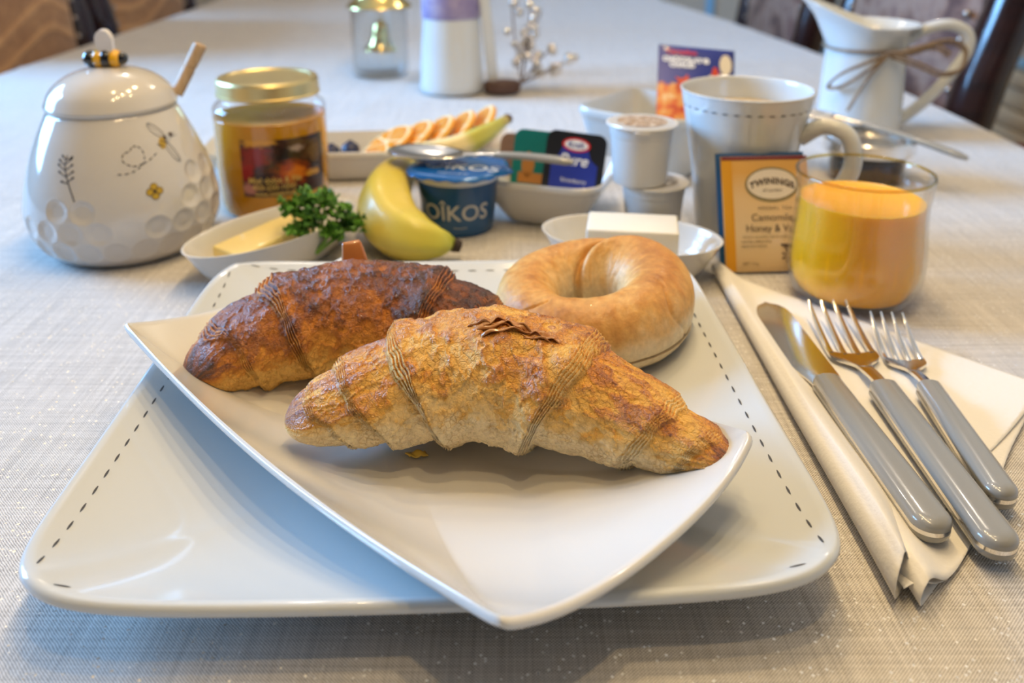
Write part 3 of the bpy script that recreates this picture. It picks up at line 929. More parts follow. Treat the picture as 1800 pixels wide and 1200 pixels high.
def fork(label, tip, butt, hw, w_head, tine_l, hx0, group):
    root = thing('dinner_fork' if w_head > 0.02 else 'dessert_fork', label, 'fork', group=group)
    L = place_line(root, tip, butt)
    x_r = tine_l; x_s = tine_l + w_head * 0.75; x_h = L * hx0
    def zprof(x):
        t = x / x_h
        return 0.0032 + 0.0095 * max(0, 1 - t / 0.50) ** 1.5 - 0.0 + 0.0042 * float(sstep(0.55, 1.0, np.array(t)))
    bodym = MB()
    rows = []
    for k in range(22):
        t = k / 21; x = x_r + (x_h + 0.004 - x_r) * t
        if x < x_s:
            q = (x - x_r) / (x_s - x_r); hwid = w_head / 2 * (1 - 0.72 * float(sstep(0.25, 1.0, np.array(q))))
        else: hwid = w_head / 2 * 0.28 - 0.0006 * (x - x_s) / (x_h - x_s)
        hwid = max(hwid, 0.0024)
        rows.append([(x, -hwid + 2 * hwid * q / 6, zprof(x) - 0.0016 * math.sin(PI * q / 6) * (1 if x < x_s else -0.2)) for q in range(7)])
    MB().add(thick_mesh(rows, 0.0016)).build('fork_head', STEEL, root, 40)
    pitch = w_head / 4.0; tw = pitch * 0.50
    for k in range(4):
        yc = (k - 1.5) * (w_head - tw) / 3
        rr = []
        for q in range(14):
            t = q / 13; x = x_r + 0.001 - (x_r + 0.001) * t
            hwid = tw / 2 * (1 - 0.62 * t ** 2.2)
            z = zprof(x) - 0.0016 * math.sin(PI * (0.5 + yc / w_head)) * (1 - t)
            rr.append([(x, yc * (1 - 0.04 * t) - hwid + 2 * hwid * j / 2, z + (0.0003 if j == 1 else 0)) for j in range(3)])
        MB().add(thick_mesh(rr, 0.0014)).build('tine', STEEL, root, 40)
    handle_parts(root, x_h - 0.001, L, hw * 0.86, hw, 0.0052, 0.0042)
    return root
fork('larger fork with grey handle lying between the knife and the small fork', P(1452, 548, 0.009), P(1764, 994, 0.004), 0.0150, 0.0245, 0.040, 0.42, 'forks on the napkin')
fork('smaller fork with grey handle, furthest right on the napkin', P(1555, 570, 0.009), P(1765, 903, 0.004), 0.0128, 0.0195, 0.032, 0.44, 'forks on the napkin')

# ------------------------------------------------------------------ oval dishes
def oval_dish(name, label, cat, loc, rot, sx, sy, hgt):
    root = thing(name, label, cat, loc, rot, 'oval dishes behind the plate')
    pr = smooth_prof([(0.66, 0.0), (0.69, 0.001), (0.80, hgt * 0.28), (0.90, hgt * 0.62), (0.985, hgt * 0.965), (1.0, hgt), (0.972, hgt * 1.0), (0.940, hgt * 0.92), (0.86, hgt * 0.62), (0.76, hgt * 0.32), (0.60, 0.0040), (0.02, 0.0036)], 5)
    MB().add(lathe([(r, max(z, 0)) for r, z in pr], 96, sx, sy)).build('dish_body', CERAMIC, root, 60)
    return root
# butter dish
bd = oval_dish('butter_dish', 'white oval dish holding a slab of butter, left of the banana', 'dish', (-0.1525, 0.1860, TZ), math.radians(53), 0.0655, 0.0310, 0.0255)
BUT = mat('butter', (0.82, 0.66, 0.27), 0.45, sss=0.25, sss_r=(0.008, 0.006, 0.002), coat=0.1)
b = MB().add(box((0, 0, 0), (0.064, 0.0255, 0.0155), 0.0016, 3)).build('butter_slab', BUT)
b.location = (-0.1585, 0.1840, TZ + 0.0135); b.rotation_euler = (math.radians(3), math.radians(-3), math.radians(56))
tag(b, 'pale yellow slab of butter in the left oval dish', 'butter')
# parsley
PARM = mat('curly_parsley', (0.045, 0.16, 0.018), 0.5, sss=0.05); N = NT(PARM)
N.l(N.ramp(N.noise(N.coord('Object'), 120, 3), [(0.3, (0.025, 0.11, 0.010)), (0.7, (0.14, 0.36, 0.03))]), N.b.inputs['Base Color'])
STEMM = mat('parsley_stem', (0.16, 0.34, 0.05), 0.45)
pl = P(574, 398, 0.026)
par = thing('parsley_sprig', 'sprig of curly green parsley leaning on the rim of the butter dish', 'parsley', (pl.x - 0.009, pl.y + 0.004, TZ + 0.0165), 0)
rnd = random.Random(12)
cl_c = [(-0.014, -0.002, 0.019), (-0.004, 0.004, 0.027), (0.008, 0.002, 0.026), (0.018, -0.002, 0.018), (0.012, -0.006, 0.008), (0.0, -0.006, 0.016), (-0.008, -0.006, 0.010), (0.022, 0.002, 0.009)]
for c in cl_c:
    mb = MB()
    for k in range(16):
        yaw = rnd.uniform(0, 6.28); tilt = rnd.uniform(-1.2, 1.2); s = rnd.uniform(0.0042, 0.0068); ph = rnd.uniform(0, 6)
        M = Matrix.Translation(Vector(c) + Vector((rnd.gauss(0, 0.0032), rnd.gauss(0, 0.0032), rnd.gauss(0, 0.0030)))) @ Matrix.Rotation(yaw, 4, 'Z') @ Matrix.Rotation(tilt, 4, 'X')
        def leaf(u, v, s=s, ph=ph):
            a = (u - 0.5) * 2.6; r = s * (0.15 + 0.85 * v) * (1 + 0.16 * math.sin(a * 9 + ph))
            return (r * math.sin(a), r * math.cos(a) - s * 0.3, 0.34 * s * v * math.sin(a * 7 + ph) + 0.2 * s * v * v)
        mb.add(grid(leaf, 18, 4), M)
    mb.build('leaf', PARM, par, None, True, False)
for c in cl_c:
    base = Vector((0.002, -0.006, -0.008)); c = Vector(c)
    MB().add(tube([base, base.lerp(c, 0.5) + Vector((0.001, -0.002, 0)), c], [0.0012, 0.0010, 0.0006], 8)).build('stem', STEMM, par)

# cream cheese dish
cd = oval_dish('cream_cheese_dish', 'white oval dish holding a white block of cream cheese, behind the bagel', 'dish', (0.0745, 0.1710, TZ), math.radians(-17), 0.0570, 0.0350, 0.0255)
CCM = mat('cream_cheese', (0.80, 0.76, 0.66), 0.5, sss=0.2, sss_r=(0.006, 0.005, 0.004))
b = MB().add(box((0, 0, 0.0160), (0.0555, 0.0335, 0.0320), 0.0014, 3))
b = b.build('cream_cheese_block', CCM)
b.location = Vector((0.0745, 0.1640, TZ + 0.0038)); b.rotation_euler = (0, 0, math.radians(-8))
tag(b, 'white rectangular block of cream cheese standing in the right oval dish', 'cheese')

# ------------------------------------------------------------------ honey pot
POT = mat('ivory_glazed_ceramic', (0.60, 0.565, 0.52), 0.10, coat=0.6)
HP = Vector((-0.2638, 0.2225, TZ)); HA = math.atan2(-CAM_D - HP.y, -HP.x)
hp = thing('honey_pot', 'white beehive honey pot with bee print and honeycomb relief at far left', 'honey pot', HP)
pot_prof = smooth_prof([(0.044, 0.0), (0.048, 0.0012), (0.0555, 0.0085), (0.0605, 0.020), (0.0617, 0.031), (0.0595, 0.046), (0.0545, 0.063), (0.0485, 0.078), (0.0425, 0.0905), (0.0400, 0.0950), (0.0375, 0.0960)], 10)
pz = np.array([p[1] for p in pot_prof]); pr_ = np.array([p[0] for p in pot_prof])
def pot_r(z): return float(np.interp(z, pz, pr_))
NA, NZ = 420, 190
prof = [(float(np.interp(t, np.linspace(0, 1, len(pr_)), pr_)), float(np.interp(t, np.linspace(0, 1, len(pz)), pz))) for t in np.linspace(0, 1, NZ)]
aa = np.linspace(0, 2 * PI, NA, endpoint=False)
Hc = 0.0175                                           # honeycomb pitch
V = []
cols = round(2 * PI * 0.062 / Hc); 
def hex_depth(a, z):
    u = a / (2 * PI) * cols; v = z / (Hc * 0.80)
    best = np.full_like(u, 9.0); row0 = np.floor(v)
    keep = np.zeros_like(u)
    for dr in (-1, 0, 1, 2):
        row = row0 + dr; offu = 0.5 * (row % 2)
        cu = np.round(u - offu) + offu
        d = np.hypot(u - cu, (v - row) * 0.866)
        aw = (cu / cols * 2 * PI - HA + PI) % (2 * PI) - PI
        lim = 0.034 + 0.028 * sstep(0.15, 0.95, aw) + 0.016 * np.exp(-((aw + 0.60) / 0.30) ** 2) - 0.012 * np.exp(-((aw - 0.05) / 0.35) ** 2)
        ok = (row * Hc * 0.80 < lim) & (row * Hc * 0.8 > 0.001)
        upd = d < best
        best = np.where(upd, d, best); keep = np.where(upd, ok.astype(float), keep)
    return keep * (-0.0013 * sstep(0.50, 0.22, best) + 0.0003 * np.exp(-((best - 0.49) / 0.05) ** 2))
for (r, z) in prof:
    dep = hex_depth(aa, np.full_like(aa, z))
    q = r + dep * float(sstep(0.001, 0.006, np.array(z)))
    V += [(rr * math.cos(a), rr * math.sin(a), z) for rr, a in zip(q, aa)]
F = []
for i in range(NZ - 1):
    for k in range(NA): F.append((i * NA + k, i * NA + (k + 1) % NA, (i + 1) * NA + (k + 1) % NA, (i + 1) * NA + k))
F.append(tuple(range(NA))); F.append(tuple((NZ - 1) * NA + k for k in range(NA)))
mesh_obj('pot_body', V, F, POT, hp, 50)
lid = MB().add(lathe(smooth_prof([(0.0360, 0.0952), (0.0395, 0.0958), (0.0410, 0.0980), (0.0404, 0.1008), (0.0365, 0.1085), (0.0290, 0.1152), (0.0195, 0.1196), (0.0095, 0.1217), (0.0, 0.1222)], 8), 96)).build('pot_lid', POT, hp, 60)
YEL = mat('yellow_glaze', (0.80, 0.42, 0.01), 0.15, coat=0.6); BLK = mat('black_glaze', (0.006, 0.006, 0.007), 0.1, coat=0.8)
WNG = mat('white_glaze', (0.78, 0.74, 0.72), 0.12, coat=0.5)
bz = 0.1222 + 0.0050
for x, r, mt, nm in ((-0.0098, 0.0056, BLK, 'bee_head'), (-0.0040, 0.0062, YEL, 'bee_stripe'), (0.0012, 0.0066, BLK, 'bee_stripe'), (0.0060, 0.0060, YEL, 'bee_stripe'), (0.0104, 0.0042, BLK, 'bee_tail')):
    MB().add(sphere((x, -0.0002, bz), 1, 24, 16, (r * 0.80 if 'stripe' in nm else r * 0.9, r, r))).build(nm, mt, lid)
for sx_, yy in ((0.0, -0.0018), (-0.0012, 0.0026)):
    pts = []
    wv = smooth_prof([(0.0046, 0.0), (0.0054, 0.006), (0.0052, 0.0105), (0.0030, 0.0142), (0.0, 0.0152)], 5)
    poly = [(x + sx_, z) for x, z in wv] + [(-x + sx_, z) for x, z in reversed(wv[:-1])]
    v, f = prism(poly, -0.0013, 0.0013)
    M = Matrix.Translation((0.0012, yy, bz + 0.0040)) @ Matrix.Rotation(math.radians(8), 4, 'X')
    MB().add([(x, z, y) for x, y, z in v], ) if False else None
    MB().add(([(x, z, y) for x, y, z in v], f), M).build('bee_wing', WNG, lid, 50)
# print on the pot: a dashed loop, a bee, a flower, a sprig
def pot_fn(eps):
    def fn(u, v):
        a = HA + u / 0.058; r = pot_r(v) + eps
        return (r * math.cos(a), r * math.sin(a), v)
    return fn
def pxu(px, py):
    """point of the photograph to (u, height) on the pot by casting the ray at its surface"""
    z = 0.05
    for _ in range(30):
        r = pot_r(z)
        a_ = (px - 900) / FPX; b_ = (CPY - py) / FPX
        d = Vector((a_, math.cos(PITCH) + b_ * math.sin(PITCH), -math.sin(PITCH) + b_ * math.cos(PITCH)))
        o = Vector((0, -CAM_D, CAM_H)) - Vector((HP.x, HP.y, 0))
        A_ = d.x ** 2 + d.y ** 2; B_ = o.x * d.x + o.y * d.y; C_ = o.x ** 2 + o.y ** 2 - r * r
        disc = B_ * B_ - A_ * C_
        t = (-B_ - math.sqrt(max(disc, 0))) / A_
        p = o + d * t; z = 0.5 * z + 0.5 * min(max(p.z, 0.002), 0.094)
    a = math.atan2(p.y, p.x)
    return ((a - HA + PI) % (2 * PI) - PI) * 0.058, z
def px_items(pts): return [pxu(x, y) for x, y in pts]
path = [(207, 307), (222, 306), (236, 301), (247, 293), (253, 284), (253, 272), (248, 262), (240, 257), (232, 258), (227, 266), (218, 270), (214, 279), (218, 286), (228, 291), (239, 292), (250, 288), (260, 283), (270, 274), (278, 265)]
pp = smooth_prof(px_items(path), 6)
items = []
acc = 0.0; start = 0; on = True
seg_l = 0.0011
cur = [pp[0]]
for i in range(1, len(pp)):
    cur.append(pp[i]); acc += math.hypot(pp[i][0] - pp[i - 1][0], pp[i][1] - pp[i - 1][1])
    if acc > (0.0021 if on else 0.0010):
        if on: items.append((stroke2d(cur, 0.00065), (0, 0)))
        cur = [pp[i]]; acc = 0; on = not on
bee_c = pxu(291, 243)
def ell(cx, cy, rx, ry, rot, n=28):
    x0, y0 = pxu(cx, cy); k = 0.00040
    return [(x0 + k * (rx * math.cos(t) * math.cos(rot) - ry * math.sin(t) * math.sin(rot)), y0 + k * (rx * math.cos(t) * math.sin(rot) + ry * math.sin(t) * math.cos(rot))) for t in np.linspace(0, 2 * PI, n + 1)]
decal('dotted_trail_print', items, pot_fn(0.00025), INK, hp)['kind'] = 'stuff'
items = []
for (cx, cy, rx, ry, rot) in ((273, 229, 18, 6.5, -0.68), (303, 266, 19, 6.0, -1.12)):
    items.append((stroke2d(ell(cx, cy, rx, ry, rot), 0.00042), (0, 0)))
    e = ell(cx, cy, rx * 0.9, ry * 0.4, rot)
    items.append((stroke2d([e[0], e[14]], 0.00035), (0, 0)))
for pts in (((300, 236), (305, 232)), ((302, 239), (309, 237))): items.append((stroke2d(px_items(pts), 0.0003), (0, 0)))
decal('bee_wing_print', items, pot_fn(0.00025), INK, hp)['kind'] = 'stuff'
items = []
# sprig
stem = px_items([(131, 355), (126, 340), (121, 325), (117, 310), (115, 296), (116, 282), (119, 273)])
items.append((stroke2d(smooth_prof(stem, 4), 0.00075), (0, 0)))
for x0, y0, x1, y1 in ((120, 322, 109, 319), (119, 319, 128, 313), (117, 311, 105, 302), (117, 309, 128, 302), (116, 300, 104, 289), (116, 298, 127, 290), (115, 290, 106, 281), (116, 287, 126, 279), (117, 281, 111, 274), (118, 280, 127, 276)):
    a_, b_ = pxu(x0, y0), pxu(x1, y1)
    items.append((stroke2d([a_, ((a_[0] + b_[0]) / 2, (a_[1] + b_[1]) / 2 - 0.0003), b_], 0.00055), (0, 0)))
    items.append((disc2d(b_, 0.0011, 0.0007, 10, math.atan2(b_[1] - a_[1], b_[0] - a_[0])), (0, 0)))
decal('sprig_print', items, pot_fn(0.00025), INK, hp)['kind'] = 'stuff'
PY = mat('mustard_print', (0.50, 0.32, 0.02), 0.3); PD = mat('brown_print', (0.06, 0.03, 0.01), 0.3)
it = [(disc2d(pxu(285, 251), 0.0036, 0.0028, 18, 1.15), (0, 0))]
decal('bee_body_print', it, pot_fn(0.00030), PY, hp)
it = []
fc = pxu(272, 336)
for k in range(4):
    a = PI / 2 * k
    it.append((disc2d((fc[0] + 0.0028 * math.cos(a), fc[1] + 0.0028 * math.sin(a)), 0.0024, 0.0022, 16), (0, 0)))
decal('flower_print', it, pot_fn(0.00030), PY, hp)
it = []
for k in range(4):
    a = PI / 2 * k; c = (fc[0] + 0.0028 * math.cos(a), fc[1] + 0.0028 * math.sin(a))
    it.append((stroke2d([(c[0] + 0.0024 * math.cos(t), c[1] + 0.0022 * math.sin(t)) for t in np.linspace(0, 2 * PI, 20)], 0.0003), (0, 0)))
it.append((disc2d(fc, 0.0011, 0.0011, 10), (0, 0)))
decal('flower_outline_print', it, pot_fn(0.00038), PD, hp)
it = []
for dx, dy in ((-1.5, -2), (1.2, 1.0)):
    c = pxu(285 + dx * 2, 251 - dy * 2)
    it.append((stroke2d([(c[0] - 0.0022, c[1] + 0.001), c, (c[0] + 0.0024, c[1] - 0.0010)], 0.0007), (0, 0)))
it.append((disc2d(pxu(299, 236), 0.0018, 0.0016, 12), (0, 0)))
it.append((disc2d(pxu(289, 242), 0.0013, 0.0016, 12), (0, 0)))
decal('bee_stripe_print', it, pot_fn(0.00038), PD, hp)['kind'] = 'stuff'
decal('bee_thorax_print', [(disc2d(pxu(294, 241), 0.0026, 0.0024, 14), (0, 0))], pot_fn(0.00034), mat('grey_print', (0.45, 0.45, 0.45), 0.3), hp)
# honey dipper
DIPM = mat('beech_wood', (0.52, 0.36, 0.22), 0.5); N = NT(DIPM)
N.l(N.ramp(N.noise(N.coord('Object', (1, 1, 0.1)), 400, 3), [(0.3, (0.42, 0.27, 0.15)), (0.7, (0.60, 0.44, 0.28))]), N.b.inputs['Base Color'])
dp0 = Vector((HP.x + 0.032, HP.y + 0.030, TZ + 0.0975))
dp = thing('honey_dipper', 'wooden honey dipper handle sticking up out of the honey pot', 'dipper', dp0)
ax = Vector((0.0135, 0.006, 0.026)).normalized()
pts = [ax * s for s in (0.0, 0.010, 0.020, 0.0205, 0.0212, 0.0218, 0.030, 0.0375, 0.0385)]
MB().add(tube(pts, [0.0042, 0.0043, 0.0044, 0.0038, 0.0038, 0.0044, 0.0046, 0.0046, 0.0036], 20)).build('handle', DIPM, dp, 30)

# ------------------------------------------------------------------ honey jar
HJ = Vector((-0.1815, 0.300, TZ)); JA = math.atan2(-CAM_D - HJ.y, -HJ.x)
hj = thing('honey_jar', 'glass jar of amber honey with gold lid and dark red picture label', 'jar', HJ)
HON = mat('amber_honey', (0.52, 0.235, 0.003), 0.12, coat=0.6, sss=0.15, sss_r=(0.012, 0.006, 0.001))
honp = [(0.0, 0.0), (0.036, 0.0), (0.0395, 0.002), (0.0415, 0.008), (0.0430, 0.030), (0.0432, 0.060), (0.0430, 0.0725), (0.0425, 0.0730), (0.0, 0.0730)]
MB().add(lathe(honp, 96)).build('honey', HON, hj, 40)
MB().add(lathe(smooth_prof([(0.0434, 0.0725), (0.0436, 0.0770), (0.0425, 0.0805), (0.0385, 0.0840), (0.0365, 0.0855), (0.0368, 0.0890), (0.0358, 0.0955)], 5), 96)).build('jar_neck', GLASS, hj, 60)
ldz = 0.0885
GLID = mat('brushed_gold_lid', (0.72, 0.58, 0.28), 0.36, metal=0.9)
MB().add(lathe([(0.0392, ldz), (0.0396, ldz + 0.0006), (0.0396, ldz + 0.0015), (0.0388, ldz + 0.002), (0.0388, ldz + 0.0105), (0.0376, ldz + 0.0125), (0.0355, ldz + 0.0132), (0.0335, ldz + 0.0130), (0.0322, ldz + 0.0118), (0.0, ldz + 0.0116)], 96)).build('jar_lid', GLID, hj, 30)
LBL = mat('label_picture', (0.1, 0.02, 0.02), 0.25, coat=0.4); N = NT(LBL)
uv = N.n('ShaderNodeUVMap'); sepu = N.n('ShaderNodeSeparateXYZ'); N.l(uv.outputs[0], sepu.inputs[0])
n1 = N.noise(uv.outputs[0], 5.0, 4); n2 = N.noise(uv.outputs[0], 14.0, 3)
basec = N.ramp(n1, [(0.35, (0.012, 0.004, 0.006)), (0.55, (0.045, 0.012, 0.010)), (0.75, (0.10, 0.045, 0.02))])
def blob(cx, cy, rx, ry, soft=0.5):
    dx = N.math('MULTIPLY', N.math('SUBTRACT', sepu.outputs['X'], cx), 1 / rx); dy = N.math('MULTIPLY', N.math('SUBTRACT', sepu.outputs['Y'], cy), 1 / ry)
    d = N.math('SQRT', N.math('ADD', N.math('MULTIPLY', dx, dx), N.math('MULTIPLY', dy, dy)))
    d = N.math('ADD', d, N.math('MULTIPLY', N.math('SUBTRACT', n2, 0.5), 1.3))
    x = N.n('ShaderNodeMapRange'); x.inputs[1].default_value = 1.0; x.inputs[2].default_value = 1.0 - soft; N.l(d, x.inputs[0]); return x.outputs[0]
c = basec
for (cx, cy, rx, ry, co_) in ((0.16, 0.72, 0.20, 0.26, (0.24, 0.008, 0.010)), (0.04, 0.46, 0.12, 0.22, (0.30, 0.006, 0.010)), (0.20, 0.96, 0.24, 0.10, (0.62, 0.30, 0.02)), (0.56, 0.40, 0.24, 0.26, (0.36, 0.055, 0.006)), (0.60, 0.38, 0.15, 0.15, (0.62, 0.17, 0.012)),
                              (0.62, 0.82, 0.10, 0.07, (0.35, 0.26, 0.24)), (0.86, 0.70, 0.12, 0.22, (0.14, 0.075, 0.03)), (0.07, 0.14, 0.12, 0.13, (0.50, 0.22, 0.20)), (0.82, 0.33, 0.12, 0.07, (0.55, 0.28, 0.02))):
    c = N.mix(blob(cx, cy, rx, ry), c, co_)
N.l(c, N.b.inputs['Base Color'])
u0, u1, v0, v1 = -0.0250, 0.0440, 0.0200, 0.0625
def jar_fn(eps):
    def fn(u, v):
        a = JA + u / 0.0433; r = float(np.interp(v, [p[1] for p in honp[1:7]], [p[0] for p in honp[1:7]])) + eps
        return (r * math.cos(a), r * math.sin(a), v)
    return fn
it = rect2d(u0, v0, u1, v1, 40, 16)
lab = decal('picture_label', [(it, (0, 0))], jar_fn(0.0003), LBL, hj)
ul = lab.data.uv_layers.new(name='UVMap')
for l in lab.data.loops:
    x, y = it[0][l.vertex_index]; ul.data[l.index].uv = ((x - u0) / (u1 - u0), (y - v0) / (v1 - v0))
GT = mat('gold_lettering', (0.62, 0.44, 0.12), 0.35)
hj.scale = (0.955, 0.955, 1.0)
decal('label_lettering', [(text2d('Miel dolce & Fils', 0.0060, 0.0001), (0.0000, 0.0325)), (text2d('450-250-1050', 0.0058, 0.0001), (-0.0010, 0.0272)), (text2d('www.mieldolcefils.com', 0.0046, 0.0001), (0.0055, 0.0223))], jar_fn(0.0006), GT, hj)

# ------------------------------------------------------------------ banana
BANM = mat('banana_peel', (0.72, 0.55, 0.08), 0.38, coat=0.15, sss=0.08); N = NT(BANM)
at = N.n('ShaderNodeAttribute'); at.attribute_name = 'bake'
N.l(N.mix(N.math('MULTIPLY', N.ramp(N.noise(N.coord('Object'), 60, 4), [(0.55, (0, 0, 0)), (0.75, (1, 1, 1))]), 0.25), at.outputs['Color'], (0.36, 0.25, 0.03)), N.b.inputs['Base Color'])
def banana_mesh(name, ctrl, rads, palette, parent):
    pts = smooth_prof([(*c, r) for c, r in zip(ctrl, rads)], 10)
    v, f = tube([p[:3] for p in pts], [p[3] for p in pts], 30)
    v = np.array(v); n = 30; m = len(pts)
    for i in range(m):
        c = np.array(pts[i][:3])
        for k in range(n):
            a = 2 * PI * k / n
            v[i * n + k] = c + (v[i * n + k] - c) * (1 + 0.045 * math.cos(5 * a + 0.6))
    t = np.repeat(np.linspace(0, 1, m), n)
    col = ramp(t + 0.03 * fbm(v * 60, 2, 3), palette)
    o = mesh_obj(name, v, f, BANM, parent, 60)
    ca = o.data.color_attributes.new('bake', 'FLOAT_COLOR', 'POINT')
    ca.data.foreach_set('color', np.concatenate([col, np.ones((len(col), 1))], 1).astype(np.float32).ravel())
    return o
b0 = P(690, 420, 0.0)
ban = thing('banana', 'short green-tipped yellow banana curving round the yogurt cup', 'banana', (b0.x - 0.003, b0.y - 0.001, TZ))
ctrl = []
for px, py, z in ((726, 292, 0.031), (708, 304, 0.032), (691, 330, 0.030), (687, 360, 0.026), (700, 396, 0.0195), (735, 415, 0.0175), (775, 424, 0.0150), (796, 426, 0.0125), (806, 429, 0.0110)):
    p = P(px, py, z); ctrl.append((p.x - b0.x, p.y - b0.y, z))
banana_mesh('peel', ctrl, [0.0085, 0.0125, 0.0165, 0.0190, 0.0190, 0.0160, 0.0105, 0.0060, 0.0040],
            [(0, (0.60, 0.47, 0.05)), (0.3, (0.66, 0.52, 0.06)), (0.55, (0.74, 0.58, 0.10)), (0.75, (0.60, 0.55, 0.06)), (0.9, (0.34, 0.42, 0.03)), (0.97, (0.22, 0.20, 0.03)), (1, (0.05, 0.03, 0.02))], ban)
TIPM = mat('dry_banana_tip', (0.035, 0.020, 0.012), 0.7)
MB().add(tube([Vector(ctrl[-1]) - (Vector(ctrl[-1]) - Vector(ctrl[-2])) * 0.2, Vector(ctrl[-1]) + (Vector(ctrl[-1]) - Vector(ctrl[-2])).normalized() * 0.0045], [0.0050, 0.0040], 12)).build('tip', TIPM, ban)

# ------------------------------------------------------------------ yogurt cup and its spoon
YG = Vector((-0.0385, 0.2545, TZ)); YA = math.atan2(-CAM_D - YG.y, -YG.x)
BLU = mat('blue_printed_plastic', (0.004, 0.080, 0.22), 0.28, coat=0.3)
BLF = mat('blue_foil', (0.010, 0.13, 0.42), 0.24, metal=0.25, coat=0.3)
yg = thing('yogurt_cup', 'small blue yogurt cup with a foil lid behind the banana', 'yogurt cup', YG)
cupp = [(0.0, 0.0), (0.0225, 0.0), (0.0240, 0.0010), (0.0255, 0.006), (0.0290, 0.0375), (0.0292, 0.0385)]
MB().add(lathe(smooth_prof(cupp, 4), 80)).build('cup_body', BLU, yg, 40)
MB().add(lathe([(0.0288, 0.0380), (0.0296, 0.0382), (0.0300, 0.0440), (0.0318, 0.0452), (0.0320, 0.0462), (0.0, 0.0462)], 80)).build('cup_rim', WHITE, yg, 30)
ln = 80; rr = []
for k in range(ln):
    a = 2 * PI * k / ln; aw = (a - math.radians(-18) + PI) % (2 * PI) - PI
    rr.append(0.0362 * (1 + 0.05 * math.cos(4 * (a - math.radians(27)))) + 0.0075 * math.exp(-(aw / 0.22) ** 2))
lv = []; lf = []
for t, z in ((0.02, 0.0466), (0.5, 0.0466), (0.86, 0.0468), (0.93, 0.0466), (1.0, 0.0448), (1.0, 0.0444), (0.9, 0.0463), (0.02, 0.0463)):
    lv += [(rr[k] * t * math.cos(2 * PI * k / ln), rr[k] * t * math.sin(2 * PI * k / ln), z - (0.0012 * math.sin(9 * k * 2 * PI / ln) ** 2 if t == 1.0 else 0)) for k in range(ln)]
for i in range(7):
    for k in range(ln): lf.append((i * ln + k, i * ln + (k + 1) % ln, (i + 1) * ln + (k + 1) % ln, (i + 1) * ln + k))
lf.append(tuple(range(ln))); lf.append(tuple(7 * ln + k for k in range(ln)))
lidf = mesh_obj('foil_lid', lv, lf, BLF, yg, 50)
def cup_fn(u, v):
    a = YA + u / 0.0275; r = float(np.interp(v, [p[1] for p in cupp[1:]], [p[0] for p in cupp[1:]])) + 0.0004
    return (r * math.cos(a), r * math.sin(a), v)
LETM = mat('silver_lettering', (0.62, 0.60, 0.56), 0.35)
its = [(text2d('O\u00ceKOS', 0.0165, 0.0001, space=1.0), (-0.0020, 0.0180)), (stroke2d([(-0.004, 0.0075), (0.0, 0.0070), (0.006, 0.0075)], 0.0004), (0.0, 0.0))]
decal('lettering', its, cup_fn, LETM, yg)
def lid_fn(u, v):
    a = math.radians(-14); return (u * math.cos(a) - v * math.sin(a), u * math.sin(a) + v * math.cos(a), 0.0471)
decal('lid_lettering', [(text2d('O\u00ceKOS', 0.0180, 0.0003), (0.006, -0.0085)), (text2d('yogourt grec', 0.0042), (0.004, -0.0235))], lid_fn, mat('white_foil_print', (0.62, 0.68, 0.74), 0.3), yg)

def spoon(label, bowl_c, end, z_bowl, z_end, bl, bw, hw, z_mid=None, roll=0.0):
    root = thing('teaspoon', label, 'spoon', group='teaspoons')
    d = Vector((end.x - bowl_c.x, end.y - bowl_c.y)); L = d.length
    root.location = (bowl_c.x, bowl_c.y, TZ); root.rotation_euler = (0, 0, math.atan2(d.y, d.x))
    def bowl(u, v):
        a = 2 * PI * u; r = v
        x = -bl / 2 * math.cos(a) * r; w = bw / 2 * (1 + 0.16 * math.cos(a)) * math.sin(a) * r
        return (x, w, z_bowl - 0.0055 * (1 - r * r) + 0.0008)
    o = MB().add(grid(bowl, 40, 10, True)).build('bowl', STEEL, root, None, True, False)
    md = o.modifiers.new('thick', 'SOLIDIFY'); md.thickness = 0.0009
    x0 = bl / 2 - 0.002; xh = bl / 2 + 0.021
    zs_ = lambda x: z_bowl + (z_end - z_bowl) * (x - x0) / (L - x0) + 0.0022 * math.sin(PI * min(1, max(0, (x - x0) / (L - x0))))
    MB().add(tube([(x, 0, zs_(x)) for x in np.linspace(x0, xh + 0.004, 8)], [0.0034, 0.0028, 0.0024, 0.0023, 0.0023, 0.0023, 0.0024, 0.0026], 14, True, 0.6)).build('neck', STEEL, root)
    xs = np.linspace(xh, L, 14)
    MB().add(tube([(x, 0, zs_(x)) for x in xs], [hw * q for q in (0.72, 0.82, 0.84, 0.86, 0.88, 0.9, 0.92, 0.94, 0.96, 0.98, 1.0, 1.0, 0.92, 0.55)], 18, True, 0.62)).build('handle', HANDLE, root, 60)
    return root
s1 = P(752, 272, 0.0515); s2 = P(1008, 284, 0.056)
spoon('teaspoon with grey handle resting across the blue yogurt lid', s1, s2, 0.0535, 0.0555, 0.060, 0.036, 0.0046)

